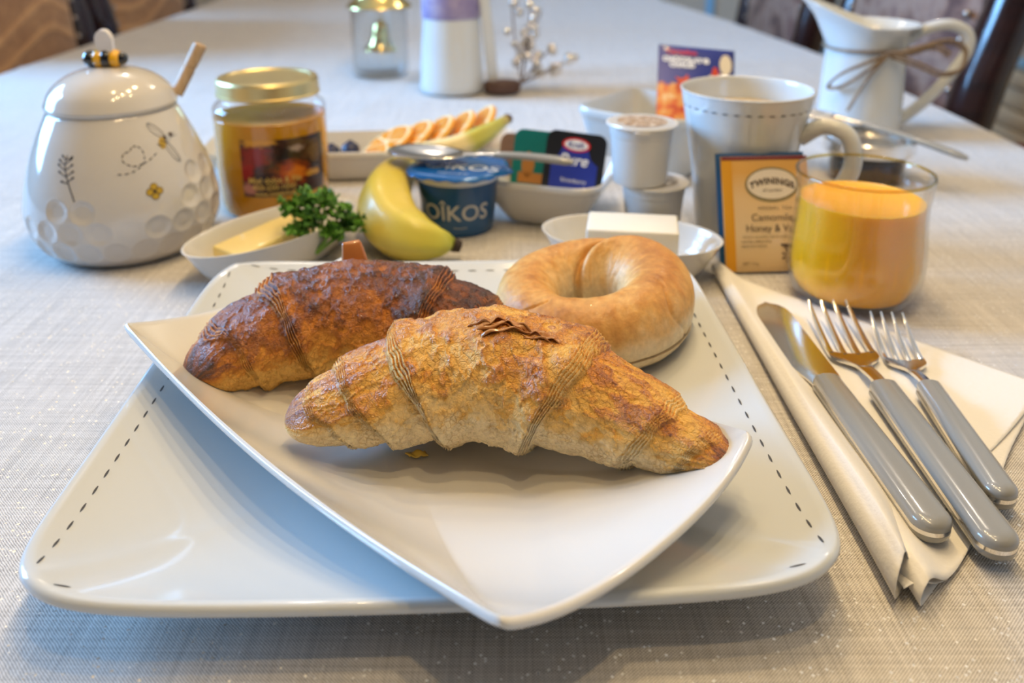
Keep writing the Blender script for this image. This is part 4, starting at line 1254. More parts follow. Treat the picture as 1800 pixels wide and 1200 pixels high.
# ------------------------------------------------------------------ dish of spread packets
def coupe_bowl(name, label, cat, loc, rot, hx, hy, n, h, t0, th, group=None, pw=1.25, m=CERAMIC):
    zf = coupe(hx, hy, n, t0, 0.0045, h, h * 1.03, pw)
    root = thing(name, label, cat, loc, rot, group)
    v, f = plate_mesh(hx, hy, n, zf, th, t0 * 0.92, 240, 26, 0.0016)
    mesh_obj('bowl_body', v, f, m, root, 50)
    return root
bw = P(975, 345, 0.02)
sb = coupe_bowl('square_bowl', 'small square white bowl holding packets of spread beside the yogurt', 'bowl', (0.0300, 0.2800, TZ), math.radians(-19), 0.0440, 0.0440, 7, 0.036, 0.55, 0.0060, 'white square bowls')
def packet_tub(label, loc, rotz, tilt, roll, body_m, lid_m, w=0.043, h=0.046):
    root = thing('spread_packet', label, 'packet', loc, rotz, 'spread packets in the bowl')
    root.rotation_euler = (tilt, roll, rotz)
    poly = rrect(w / 2, h / 2, 0.0065); inner = rrect(w / 2 - 0.004, h / 2 - 0.004, 0.005)
    n = len(poly)
    v = [(x, 0.0, z + h / 2) for x, z in poly] + [(x * 0.97, 0.0015, z * 0.97 + h / 2) for x, z in inner] + [(x * 0.88, 0.011, z * 0.88 + h / 2) for x, z in inner]
    f = [tuple(range(n)), tuple(2 * n + k for k in range(n))]
    for i in range(2):
        for k in range(n): f.append((i * n + k, i * n + (k + 1) % n, (i + 1) * n + (k + 1) % n, (i + 1) * n + k))
    mesh_obj('tub', v, f, body_m, root, 40)
    pl = [(x, z + h / 2) for x, z in rrect(w / 2 + 0.0004, h / 2 + 0.0004, 0.0068)]
    vv, ff = prism(pl, 0, 0.0006)
    mesh_obj('lid', [(x, -0.0002 - z, y) for x, y, z in vv], ff, lid_m, root, 40)
    return root
BRN = mat('brown_plastic', (0.24, 0.13, 0.07), 0.4); TEAL = mat('teal_foil', (0.005, 0.16, 0.13), 0.35); KBLK = mat('black_plastic', (0.012, 0.012, 0.014), 0.3)
bx, by = sb.location.x, sb.location.y
packet_tub('plain brown spread packet at the left end of the square bowl', (bx - 0.0245, by + 0.019, TZ + 0.0150), math.radians(-16), math.radians(-16), 0.04, BRN, BRN, 0.036, 0.040)
g = packet_tub('teal green spread packet standing behind the black and blue one', (bx - 0.0130, by + 0.0110, TZ + 0.0140), math.radians(-14), math.radians(-14), 0.05, KBLK, TEAL, 0.038, 0.046)
decal('label_patch', [(disc2d((-0.007, 0.020), 0.005, 0.010, 18), (0, 0)), (rect2d(-0.014, 0.006, 0.010, 0.014), (0, 0))], lambda u, v: (u, -0.0011, v), mat('orange_brown_print', (0.42, 0.17, 0.03), 0.4), g)
k_ = packet_tub('black and blue spread packet with a red and white oval badge', (bx + 0.0125, by - 0.0060, TZ + 0.0140), math.radians(-13), math.radians(-15), 0.08, KBLK, KBLK, 0.044, 0.049)
KB = mat('blue_label_print', (0.018, 0.035, 0.26), 0.35); KR = mat('red_print', (0.62, 0.015, 0.02), 0.35)
fl = lambda e: (lambda u, v: (u, -0.0008 - e, v))
pts = [(-0.017, 0.004), (0.0175, 0.004), (0.0175, 0.026), (0.012, 0.030), (0.007, 0.043), (-0.008, 0.043), (-0.012, 0.032), (-0.017, 0.027)]
decal('blue_label', [((pts, [tuple(range(8))]), (0, 0))], fl(0.0002), KB, k_)
decal('red_badge', [(disc2d((0.0, 0.0400), 0.0105, 0.0052, 30, -0.03), (0, 0))], fl(0.0004), KR, k_)
decal('white_badge', [(disc2d((0.0, 0.0400), 0.0088, 0.0038, 30, -0.03), (0, 0))], fl(0.0006), WHITE, k_)
decal('badge_lettering', [(text2d('Kraft', 0.0058, 0.0001), (0.0, 0.0399))], fl(0.0008), mat('navy_print', (0.02, 0.04, 0.25), 0.35), k_)
decal('label_lettering', [(text2d('Pure', 0.0115, 0.0002, 0.25), (-0.001, 0.0285)), (text2d('Strawberry', 0.0042), (0.001, 0.0135))], fl(0.0006), WHITE, k_)

# ------------------------------------------------------------------ coffee pods
PODM = mat('white_pod_plastic', (0.66, 0.65, 0.63), 0.38)
FOIL = mat('silver_white_foil', (0.70, 0.68, 0.65), 0.32, metal=0.3)
def pod(label, loc, rz, disc_c):
    root = thing('coffee_pod', label, 'coffee pod', loc, rz, 'two stacked coffee pods')
    MB().add(lathe([(0.0, 0.0), (0.0165, 0.0), (0.0180, 0.0008), (0.0184, 0.004), (0.0206, 0.0330), (0.0211, 0.0335), (0.0215, 0.0400), (0.0238, 0.0404), (0.0240, 0.0410), (0.0238, 0.0416), (0.0, 0.0416)], 72)).build('pod_body', PODM, root, 30)
    MB().add(lathe([(0.0226, 0.0416), (0.0224, 0.0420), (0.0, 0.0420)], 72)).build('foil_lid', FOIL, root, 30)
    dm = mat('pod_picture', disc_c, 0.4); N = NT(dm)
    N.l(N.ramp(N.noise(N.coord('Object'), 260, 3), [(0.35, tuple(q * 0.5 for q in disc_c)), (0.5, disc_c), (0.68, (0.70, 0.66, 0.58))]), N.b.inputs['Base Color'])
    decal('lid_print', [(disc2d((0, 0), 0.0165, 0.0165, 40), (0, 0))], lambda u, v: (u, v, 0.0423), dm, root)
    return root
pod('lower white coffee pod standing on the tablecloth', (0.0975, 0.2310, TZ), 0.3, (0.36, 0.31, 0.25))
pd = pod('upper white coffee pod with a tan foil lid, stacked on the other pod', (0.0870, 0.2275, TZ + 0.0421), 0, (0.42, 0.27, 0.16))
for i_ in (0,): MB().add(box((-0.003, -0.0228, 0.0396), (0.010, 0.004, 0.0012), 0.0004)).build('lid_tab', FOIL, pd)

# ------------------------------------------------------------------ tall square bowl with the drink sachet
tb_ = coupe_bowl('deep_square_bowl', 'deep square white bowl behind the coffee pods, holding a blue sachet', 'bowl', (0.1225, 0.3990, TZ), math.radians(-37), 0.0500, 0.0500, 7, 0.058, 0.70, 0.0085, 'white square bowls', 1.15, CERAMIC_COOL)
sc_ = thing('drink_sachet', 'blue and orange hot drink sachet leaning in the deep square bowl', 'sachet')
def at_y(px, py, y):
    a = (px - 900) / FPX; b = (CPY - py) / FPX
    dy = math.cos(PITCH) + b * math.sin(PITCH); dz = -math.sin(PITCH) + b * math.cos(PITCH)
    t = (y + CAM_D) / dy
    return Vector((a * t, y, TZ + CAM_H + dz * t))
tl, tr, bl_ = at_y(1158, 78, 0.438), at_y(1291, 90, 0.436), at_y(1118, 212, 0.395)
sc_.location = bl_
exx = (tr - tl); W_ = exx.length; exx.normalize(); ezz = (tl - bl_); H_ = ezz.length; ezz.normalize(); ezz = (ezz - exx * ezz.dot(exx)).normalized(); eyy = ezz.cross(exx).normalized(); bl_ = tl - ezz * H_
sc_.matrix_world = Matrix((( exx.x, eyy.x, ezz.x, bl_.x), (exx.y, eyy.y, ezz.y, bl_.y), (exx.z, eyy.z, ezz.z, bl_.z), (0, 0, 0, 1)))
SACM = mat('sachet_print', (0.02, 0.05, 0.4), 0.3, coat=0.3); N = NT(SACM)
oc = N.n('ShaderNodeTexCoord'); so = N.n('ShaderNodeSeparateXYZ'); N.l(oc.outputs['Object'], so.inputs[0])
nz_ = N.noise(oc.outputs['Object'], 130, 3)
up = N.math('ADD', so.outputs['Z'], N.math('MULTIPLY', N.math('SUBTRACT', nz_, 0.5), 0.02))
orange = N.ramp(N.noise(oc.outputs['Object'], 95, 2), [(0.32, (0.45, 0.02, 0.01)), (0.44, (0.66, 0.10, 0.015)), (0.56, (0.72, 0.28, 0.05)), (0.70, (0.80, 0.60, 0.35))])
isup = N.n('ShaderNodeMapRange'); isup.inputs[1].default_value = 0.037; isup.inputs[2].default_value = 0.041; N.l(N.math('ADD', up, N.math('MULTIPLY', so.outputs['X'], -0.12)), isup.inputs[0])
N.l(N.mix(isup.outputs[0], orange, (0.008, 0.028, 0.26)), N.b.inputs['Base Color'])
def sach(u, v):
    return ((u) * W_, -0.0022 * math.sin(PI * u) * math.sin(PI * v) ** 0.5 - 0.0003, v * (H_))
def sach2(u, v):
    return ((u) * W_, 0.0022 * math.sin(PI * u) * math.sin(PI * v) ** 0.5 + 0.0003, v * (H_))
mb = MB(); mb.add(grid(sach, 24, 24)); mb.add(grid(sach2, 24, 24)); mb.build('pouch', SACM, sc_, None, True, True)
sf = lambda e: (lambda u, v: (u, sach(min(max(u / W_, 0), 1), min(max(v / H_, 0), 1))[1] - e, v))
SACW = mat('pale_print', (0.72, 0.76, 0.84), 0.4)
decal('white_lettering', [(text2d('CHOCOLAT', 0.0062, 0.0005), (W_ * 0.31, H_ * 0.815)), (text2d('CHAUD', 0.0062, 0.0005), (W_ * 0.31, H_ * 0.745)), (disc2d((W_ * 0.62, H_ * 0.82), 0.0030), (0, 0))], sf(0.0009), SACW, sc_)
decal('red_lettering', [(text2d('Carnation', 0.0066, 0.0004), (W_ * 0.30, H_ * 0.915))], sf(0.0009), mat('magenta_print', (0.42, 0.01, 0.10), 0.4), sc_)
cupart = [(disc2d((W_ * 0.80, H_ * 0.60), 0.011, 0.006), (0, 0)), (disc2d((W_ * 0.88, H_ * 0.80), 0.0055, 0.010), (0, 0)), (disc2d((W_ * 0.55, H_ * 0.52), 0.0075, 0.0065), (0, 0))]
decal('cup_print', cupart, sf(0.0007), mat('cream_print', (0.74, 0.66, 0.52), 0.4), sc_)
decal('leaf_print', [(([(W_ * (0.34 + 0.15 * (1 if k % 2 == 0 else 0.45) * math.cos(k * PI / 5)), H_ * 0.53 + 0.0085 * (1 if k % 2 == 0 else 0.45) * math.sin(k * PI / 5)) for k in range(10)], [tuple(range(10))]), (0, 0)),
                    (disc2d((W_ * 0.74, H_ * 0.66), 0.003, 0.0075), (0, 0))], sf(0.0010), mat('red_leaf_print', (0.60, 0.05, 0.015), 0.4), sc_)
decal('edge_print', [(rect2d(W_ * 0.965, H_ * 0.3, W_ * 0.995, H_ * 0.98, 1, 6), (0, 0))], sf(0.0009), mat('navy_edge_print', (0.02, 0.03, 0.16), 0.4), sc_)

# ------------------------------------------------------------------ mug
MG = Vector((0.1590, 0.2390, TZ)); MA = math.atan2(-CAM_D - MG.y, -MG.x)
mg = thing('coffee_mug', 'tapered white mug of milky coffee with a dashed stitch line under its rim', 'mug', MG)
mpo = [(0.0265, 0.0), (0.0285, 0.0012), (0.0305, 0.012), (0.0348, 0.052), (0.0430, 0.0970), (0.0445, 0.1035), (0.0446, 0.1044), (0.0434, 0.1046), (0.0422, 0.1025)]
MB().add(lathe(smooth_prof(mpo + [(0.0405, 0.0890), (0.0320, 0.050), (0.0270, 0.012), (0.0200, 0.0050), (0.0, 0.0050)], 6), 110)).build('mug_body', CERAMIC_COOL, mg, 60)
MILK = mat('milky_coffee', (0.56, 0.44, 0.27), 0.35); N = NT(MILK)
N.l(N.ramp(N.noise(N.coord('Object'), 160, 4), [(0.4, (0.50, 0.36, 0.19)), (0.62, (0.78, 0.70, 0.56))]), N.b.inputs['Base Color'])
MB().add(lathe([(0.0402, 0.0888), (0.0390, 0.0894), (0.0, 0.0892)], 80)).build('coffee', MILK, mg, None)
hpts = smooth_prof([(0.037, 0.0, 0.074), (0.052, 0.0, 0.084), (0.067, 0.0, 0.079), (0.072, 0.0, 0.062), (0.066, 0.0, 0.044), (0.054, 0.0, 0.032), (0.030, 0.0, 0.027)], 8)
ha = math.radians(-28)
hpts = [(x * math.cos(ha), x * math.sin(ha), z) for x, y, z in hpts]
MB().add(tube(hpts, 0.0058, 18, True, 1.0, (math.sin(ha), -math.cos(ha), 0.01))).build('handle', CERAMIC_COOL, mg, 60)
its = []
for k in range(36):
    u = k * 2 * PI * 0.0430 / 36
    its.append((stroke2d([(u + 0.0042 * q / 4, 0.0945) for q in range(5)], [0.0003, 0.0007, 0.0009, 0.0007, 0.0003]), (0, 0)))
def mug_fn(u, v):
    a = MA + u / 0.0430; r = float(np.interp(v, [p[1] for p in mpo[:6]], [p[0] for p in mpo[:6]])) + 0.0006
    return (r * math.cos(a), r * math.sin(a), v)
decal('stitch_border', its, mug_fn, INK, mg)

# ------------------------------------------------------------------ tea packets leaning on the mug
TEAM = mat('honey_yellow_paper', (0.60, 0.40, 0.17), 0.5, coat=0.15); N = NT(TEAM)
oc = N.n('ShaderNodeTexCoord'); so = N.n('ShaderNodeSeparateXYZ'); N.l(oc.outputs['Object'], so.inputs[0])
N.l(N.ramp(N.math('ADD', N.math('MULTIPLY', so.outputs['Z'], 13), N.math('MULTIPLY', N.noise(oc.outputs['Object'], 30, 2), 0.25)), [(0.0, (0.54, 0.36, 0.16)), (0.45, (0.66, 0.50, 0.31)), (0.72, (0.66, 0.46, 0.24)), (0.95, (0.62, 0.33, 0.07))]), N.b.inputs['Base Color'])
NAVY = mat('blue_paper', (0.006, 0.07, 0.20), 0.4, coat=0.2)
def tea(label, p_bl, p_tl, width, yaw, m, thick=0.0042):
    root = thing('tea_packet', label, 'tea packet', group='tea packets by the mug')
    ex = Vector((math.cos(yaw), math.sin(yaw), 0)); ez = (p_tl - p_bl); h = ez.length; ez.normalize()
    ex = (ex - ez * ex.dot(ez)).normalized(); ey = ez.cross(ex)
    root.matrix_world = Matrix(((ex.x, ey.x, ez.x, p_bl.x), (ex.y, ey.y, ez.y, p_bl.y), (ex.z, ey.z, ez.z, p_bl.z), (0, 0, 0, 1)))
    mb = MB()
    for s in (-1, 1):
        mb.add(grid(lambda u, v, s=s: (u * width, s * (0.0003 + thick / 2 * (math.sin(PI * u) * math.sin(PI * v)) ** 0.4), v * h), 28, 28))
    mb.build('envelope', m, root, 70, True, True)
    return root, h
pbl = P(1276, 479, 0.0008); ptl = at_y(1266, 276, 0.1955)
tw = 0.0555
tp, th_ = tea('yellow camomile tea packet leaning on the mug beside the orange juice', pbl, ptl, tw, math.radians(1), TEAM)
tf = lambda e: (lambda u, v: (u, -(0.0003 + 0.0021 * (math.sin(PI * min(max(u / tw, 0.001), 0.999)) * math.sin(PI * min(max(v / th_, 0.001), 0.999))) ** 0.4) - e, v))
S_ = th_ / 0.071
decal('red_band', [(rect2d(0.0003, th_ - 0.0024, tw - 0.0003, th_ - 0.0002, 20, 1), (0, 0))], tf(0.0004), mat('dark_red_print', (0.16, 0.01, 0.012), 0.4), tp)
decal('orange_band', [(rect2d(0.0003, 0.0006, 0.0066, th_ - 0.0026, 4, 20), (0, 0))], tf(0.0003), mat('orange_print', (0.62, 0.28, 0.01), 0.4), tp)
OC = (0.0315, th_ - 0.0185)
decal('olive_oval', [(disc2d(OC, 0.0172, 0.0112, 40), (0, 0))], tf(0.0003), mat('olive_print', (0.24, 0.19, 0.09), 0.4), tp)
decal('white_oval', [(disc2d((OC[0], OC[1] + 0.0004), 0.0158, 0.0096, 40), (0, 0))], tf(0.0005), mat('ivory_print', (0.68, 0.60, 0.50), 0.45), tp)
DB = mat('dark_brown_lettering', (0.085, 0.055, 0.035), 0.45)
arc = text2d('TWININGS', 0.0056, 0.0002, space=1.05)
arc = ([(x, y - 22 * x * x * 0.75) for x, y in arc[0]], arc[1])
its = [(arc, (OC[0], OC[1] + 0.0022)), (text2d('of London', 0.0030), (OC[0], OC[1] - 0.0036)),
       (text2d('HERBAL TEA', 0.0030, 0, space=1.35), (0.0325, th_ - 0.0335)), (text2d('Camomile,', 0.0064), (0.0310, th_ - 0.0395)), (text2d('Honey & Vanilla', 0.0064, space=0.95), (0.0330, th_ - 0.0462)),
       (text2d('Infusion camomille, miel et vanille', 0.0021), (0.0255, th_ - 0.0515)), (text2d('naturally caffeine free', 0.0022, align='LEFT'), (0.0100, th_ - 0.0545)), (text2d('tisane sans cafeine', 0.0022, align='LEFT'), (0.0100, th_ - 0.0573)), (text2d('NET 1.5 g', 0.0024, align='LEFT'), (0.0105, 0.0052))]
decal('lettering', its, tf(0.0008), DB, tp)
fl_ = []
for k in range(7):
    a = 2 * PI * k / 7; fl_.append((stroke2d([(0.0395 + 0.0012 * math.cos(a), 0.0098 + 0.0012 * math.sin(a)), (0.0395 + 0.0042 * math.cos(a), 0.0098 + 0.0042 * math.sin(a))], [0.0004, 0.0014]), (0, 0)))
fl_.append((stroke2d([(0.0350, 0.0170), (0.0390, 0.0158), (0.0430, 0.0165)], [0.0008, 0.0030, 0.0008]), (0, 0)))
decal('flower_print', fl_, tf(0.0007), DB, tp)
tea('dark blue tea packet mostly hidden behind the yellow one', P(1276, 478, 0.0008) + Vector((-0.0022, 0.0052, 0)), at_y(1262, 274, 0.1955) + Vector((-0.0008, 0.0055, 0)), 0.0575, math.radians(2), NAVY)

# ------------------------------------------------------------------ glass of orange juice
OJ = Vector((0.2015, 0.1330, TZ))
oj = thing('juice_glass', 'glass tumbler of orange juice with a faintly gold rim beside the tea packet', 'glass', OJ)
go = [(0.0, 0.0), (0.022, 0.0), (0.0290, 0.0015), (0.0350, 0.0075), (0.0378, 0.0175), (0.0380, 0.032), (0.0366, 0.050), (0.0362, 0.062), (0.0374, 0.0740), (0.0378, 0.0770)]
gi = [(0.0366, 0.0772), (0.0356, 0.0730), (0.0348, 0.0635), (0.0352, 0.050), (0.0364, 0.032), (0.0362, 0.0192), (0.0332, 0.0095), (0.0268, 0.0044), (0.0, 0.0034)]
fac_ = lambda a, z: 1 + 0.012 * math.cos(12 * a)
MB().add(lathe(smooth_prof(go, 4) + smooth_prof(gi, 4), 144, 1, 1, fac_)).build('tumbler', GLASS, oj, 60)
JUI = mat('orange_juice', (0.93, 0.42, 0.003), 0.25, coat=0.3, sss=0.3, sss_r=(0.01, 0.006, 0.001))
jp = [(0.0, 0.0040), (0.0265, 0.0050), (0.0328, 0.0100), (0.0358, 0.0195), (0.0360, 0.032), (0.0347, 0.050), (0.0343, 0.0615), (0.0335, 0.0612), (0.0, 0.0612)]
MB().add(lathe(smooth_prof(jp[:7], 4) + jp[7:], 96)).build('juice', JUI, oj, 50)
GRIM = glass_mat('gold_tinted_glass', (0.90, 0.80, 0.52), 1.3)
v = []; f = []
ring = [(0.0372 + 0.0010 * math.cos(2 * PI * k / 10), 0.0773 + 0.0010 * math.sin(2 * PI * k / 10)) for k in range(10)]
ring.append(ring[0])
MB().add(([p for p in lathe(ring, 120)[0]], [q for q in lathe(ring, 120)[1] if len(q) == 4])).build('rim', GRIM, oj, None)

# ------------------------------------------------------------------ jug with twine bow
JG = Vector((0.3545, 0.540, TZ))
jg = thing('milk_jug', 'white enamel style jug with wide lip and a twine bow, at the back right', 'jug', JG)
JR = math.radians(205)                                   # the spout points to the back left
def jug_profile_mesh():
    V = []; F = []; n = 96
    prof = [(0.0385, 0.0), (0.0405, 0.002), (0.0410, 0.02), (0.0395, 0.06), (0.0385, 0.084), (0.0388, 0.088), (0.0415, 0.106), (0.0455, 0.114), (0.0495, 0.1200), (0.0505, 0.1212), (0.0490, 0.1212), (0.0445, 0.114), (0.0400, 0.106), (0.0372, 0.088), (0.0375, 0.06), (0.0385, 0.02), (0.034, 0.005), (0.0, 0.005)]
    pr = smooth_prof(prof, 5)
    for r, z in pr:
        for k in range(n):
            a = 2 * PI * k / n
            w = max(0.0, math.cos(a - math.radians(165)))
            fl = max(0.0, (z - 0.088) / 0.033)
            q = r + 0.016 * fl * w ** 3
            zz = z + fl * (0.012 * w ** 2 - 0.012 * (1 - w))
            V.append((q * math.cos(a), q * math.sin(a), zz))
    m = len(pr)
    for i in range(m - 1):
        for k in range(n): F.append((i * n + k, i * n + (k + 1) % n, (i + 1) * n + (k + 1) % n, (i + 1) * n + k))
    F.append(tuple(range(n)))
    return V, F
v, f = jug_profile_mesh()
mesh_obj('jug_body', v, f, CERAMIC_COOL, jg, 60)
hj_ = smooth_prof([(0.040, 0.0, 0.092), (0.056, -0.002, 0.103), (0.078, -0.005, 0.108), (0.096, -0.007, 0.100), (0.098, -0.008, 0.082), (0.084, -0.006, 0.056), (0.062, -0.003, 0.028), (0.038, 0.0, 0.006)], 8)
MB().add(tube(hj_, 0.0058, 18, True, 1.0, (0, 1, 0.01))).build('handle', CERAMIC_COOL, jg, 60)
TWM = mat('jute_twine', (0.40, 0.28, 0.17), 0.9); N = NT(TWM)
N.l(N.ramp(N.noise(N.coord('Object'), 500, 2), [(0.35, (0.15, 0.10, 0.065)), (0.65, (0.36, 0.26, 0.17))]), N.b.inputs['Base Color'])
ringp = [(0.0403 * math.cos(a), 0.0403 * math.sin(a), 0.0860 + 0.0006 * math.sin(3 * a)) for a in np.linspace(0, 2 * PI, 50)]
MB().add(tube(ringp, 0.0016, 8)).build('twine_band', TWM, jg)
for nm, pts in (('twine_loop', [(0.006, -0.043, 0.0830), (0.030, -0.046, 0.0890), (0.060, -0.044, 0.0960), (0.078, -0.042, 0.0870), (0.076, -0.042, 0.0690), (0.058, -0.044, 0.0640), (0.034, -0.046, 0.0730), (0.008, -0.044, 0.0820)]),
                ('twine_loop', [(0.004, -0.043, 0.0830), (-0.016, -0.044, 0.0760), (-0.036, -0.034, 0.0630), (-0.043, -0.024, 0.0490), (-0.034, -0.034, 0.0510), (-0.016, -0.044, 0.0670), (0.003, -0.043, 0.0820)]),
                ('twine_end', [(0.004, -0.043, 0.0820), (-0.010, -0.044, 0.0650), (-0.022, -0.043, 0.0430), (-0.028, -0.042, 0.0290)]),
                ('twine_end', [(0.004, -0.043, 0.0840), (0.024, -0.046, 0.0850), (0.046, -0.046, 0.0910), (0.062, -0.046, 0.0830)])):
    MB().add(tube(smooth_prof(pts, 7), 0.0014, 8)).add(tube([(x + 0.0012, y - 0.001, z + 0.0026 + 0.001 * math.sin(40 * x)) for x, y, z in smooth_prof(pts, 7)], 0.0013, 8)).build(nm, TWM, jg)

# ------------------------------------------------------------------ steel rimmed sugar dish with its spoon
SG = Vector((0.300, 0.372, TZ))
sg = thing('glass_jar', 'squat glass jar with a wide steel rim behind the juice glass', 'jar', SG)
MB().add(lathe(smooth_prof([(0.0, 0.0), (0.026, 0.0), (0.029, 0.002), (0.0305, 0.012), (0.0305, 0.024), (0.0310, 0.026)], 4), 72)).build('jar_body', glass_mat('smoky_glass', (0.62, 0.62, 0.63), 1.2), sg, 50)
MB().add(lathe(smooth_prof([(0.0, 0.001), (0.025, 0.001), (0.0285, 0.010), (0.0285, 0.018)], 3) + [(0.0, 0.018)], 60)).build('contents', mat('brown_sugar', (0.10, 0.07, 0.05), 0.8), sg, 50)
MB().add(lathe([(0.0300, 0.0235), (0.0365, 0.0250), (0.0375, 0.0262), (0.0375, 0.0355), (0.0362, 0.0372), (0.0330, 0.0372), (0.0322, 0.0355), (0.0315, 0.0325), (0.0, 0.0320)], 80)).build('steel_lid', STEEL, sg, 30)
spoon('teaspoon with grey handle lying over the steel lid behind the juice glass', Vector((0.264, 0.405, 0)), P(1702, 279, 0.030), 0.0480, 0.0300, 0.040, 0.025, 0.0048)

# ------------------------------------------------------------------ fruit tray
TRC = Vector((-0.1280, 0.3920, TZ)); TRR = math.radians(5)
tray = coupe_bowl('fruit_tray', 'long white rectangular tray of fruit behind the yogurt and honey jar', 'tray', TRC, TRR, 0.1330, 0.0360, 12, 0.027, 0.72, 0.0060, None, 1.2)
def on_tray(x, y, z): 
    c, s = math.cos(TRR), math.sin(TRR); return Vector((TRC.x + c * x - s * y, TRC.y + s * x + c * y, TZ + z))
ORF = mat('orange_flesh', (0.80, 0.27, 0.01), 0.3, coat=0.4, sss=0.15, sss_r=(0.006, 0.003, 0.001)); N = NT(ORF)
N.l(N.ramp(N.noise(N.coord('Object', (1, 1, 1)), 260, 3), [(0.35, (0.72, 0.20, 0.006)), (0.65, (0.86, 0.34, 0.02))]), N.b.inputs['Base Color'])
PITH = mat('orange_pith', (0.84, 0.66, 0.36), 0.45); RIND = mat('orange_rind', (0.86, 0.36, 0.02), 0.4, coat=0.2)
def slice_proto(label):
    root = thing('orange_slice', label, 'orange slice', (0, 0, 0), 0, 'orange slices on the tray')
    R = 0.0245; hgt = 0.0026
    MB().add(lathe([(0.0, -hgt), (R - 0.0008, -hgt), (R, -hgt * 0.6), (R, hgt * 0.6), (R - 0.0008, hgt), (0.0, hgt)], 60)).build('pith', PITH, root, 40)
    MB().add(lathe([(R - 0.0002, -hgt * 0.7), (R + 0.0007, -hgt * 0.5), (R + 0.0007, hgt * 0.5), (R - 0.0002, hgt * 0.7)], 60)).build('rind', RIND, root, 40)
    for k in range(9):
        a0 = 2 * PI * k / 9 + 0.06; a1 = 2 * PI * (k + 1) / 9 - 0.06; am = (a0 + a1) / 2
        pts = [(0.0028 * math.cos(am), 0.0028 * math.sin(am))] + [((R - 0.0030) * math.cos(a), (R - 0.0030) * math.sin(a)) for a in np.linspace(a0, a1, 7)]
        MB().add(prism(pts, -hgt - 0.0004, hgt + 0.0004)).build('segment', ORF, root, 40)
    return root
labs = ['first orange slice from the left, lying lowest beside the blueberries', 'second orange slice from the left of the row on the tray', 'middle orange slice of the row on the tray', 'fourth orange slice, just left of the last one', 'last orange slice, at the right end beside the banana stem']
proto = slice_proto(labs[0])
for k in range(5):
    o = proto if k == 0 else dup(proto, (0, 0, 0), 0, labs[k])
    x = 0.020 + 0.0195 * k
    o.location = on_tray(x, 0.0110, 0.0210 + 0.0030 * k)
    o.rotation_euler = (math.radians(13), math.radians(-28 - 5.0 * k), math.radians(-6))
BBM = mat('blueberry_skin', (0.018, 0.022, 0.06), 0.45); 
for k, (x, y, z, lab) in enumerate(((-0.0125, 0.010, 0.0165, 'largest blueberry, next to the first orange slice'), (-0.0290, 0.012, 0.0145, 'middle blueberry on the tray'), (-0.0445, 0.006, 0.0140, 'left blueberry, half hidden behind the honey jar'))):
    r = 0.0083 - 0.0009 * (k > 0)
    bb_ = thing('blueberry', lab, 'blueberry', on_tray(x, y, z), k, 'blueberries on the tray')
    MB().add(sphere((0, 0, 0), r, 24, 16, (1, 1, 0.9))).build('berry', BBM, bb_)
    MB().add(lathe([(0.0010, r * 0.80), (0.0022, r * 0.92), (0.0026, r * 1.00), (0.0018, r * 0.90), (0.0, r * 0.84)], 10)).build('crown', BBM, bb_, 30)
bh = thing('banana_half', 'banana piece in its skin with a brown stem, at the right of the fruit tray', 'banana', on_tray(0, 0, 0), 0)
cb = []
for px, py, z in ((725, 270, 0.028), (770, 265, 0.030), (812, 255, 0.033), (850, 237, 0.038), (876, 220, 0.041), (892, 209, 0.044)):
    p = P(px, py, z) ; cb.append((p.x - bh.location.x, p.y - bh.location.y, p.z - bh.location.z))
FLM = mat('banana_flesh', (0.80, 0.70, 0.44), 0.5, sss=0.1)
banana_mesh('peel', cb, [0.0085, 0.0095, 0.0095, 0.0082, 0.0056, 0.0040], [(0, (0.82, 0.68, 0.36)), (0.40, (0.80, 0.66, 0.32)), (0.47, (0.50, 0.46, 0.06)), (0.75, (0.48, 0.46, 0.07)), (0.92, (0.46, 0.36, 0.10)), (1, (0.20, 0.12, 0.06))], bh)
MB().add(sphere(cb[-1], 0.0046, 14, 10)).build('stem_end', mat('brown_stem', (0.10, 0.055, 0.035), 0.7), bh)

# ------------------------------------------------------------------ centrepiece at the back: glass with bells, vase, beaded branch
gb_p = P(664, 140)
gb = thing('glass_vase', 'clear glass cylinder with a small gold bell inside, at the back left', 'vase', (gb_p.x, gb_p.y + 0.034, TZ))
MB().add(lathe([(0.0, 0.0), (0.033, 0.0), (0.0360, 0.0015), (0.0372, 0.005), (0.0375, 0.092), (0.0368, 0.0925), (0.0362, 0.092), (0.0358, 0.010), (0.030, 0.0065), (0.0, 0.006)], 72)).build('glass', glass_mat('thick_clear_glass', (0.95, 0.96, 0.96), 1.5), gb, 40)
def bell(label, loc, s, tilt):
    root = thing('bell', label, 'bell', loc, 0, 'gold bells'); root.rotation_euler = tilt
    MB().add(lathe(smooth_prof([(0.0, 0.052 * s), (0.006 * s, 0.0515 * s), (0.0125 * s, 0.046 * s), (0.0155 * s, 0.034 * s), (0.0175 * s, 0.020 * s), (0.022 * s, 0.008 * s), (0.0300 * s, 0.0), (0.0285 * s, 0.0), (0.019 * s, 0.010 * s), (0.014 * s, 0.030 * s), (0.0, 0.044 * s)], 5), 60)).build('bell_body', GOLD, root, 60)
    MB().add(tube([(0, 0.005 * s * math.cos(a), 0.056 * s + 0.005 * s * math.sin(a)) for a in np.linspace(0, 2 * PI, 16)], 0.0012 * s, 8, False, 1.0, (1, 0, 0))).build('loop', GOLD, root)
    MB().add(sphere((0, 0, 0.0), 0.0050 * s, 14, 10)).build('clapper', GOLD, root)
    return root
bell('small gold bell hanging inside the clear glass cylinder', (gb_p.x + 0.001, gb_p.y + 0.030, TZ + 0.036), 0.72, (0.05, 0.06, 0))
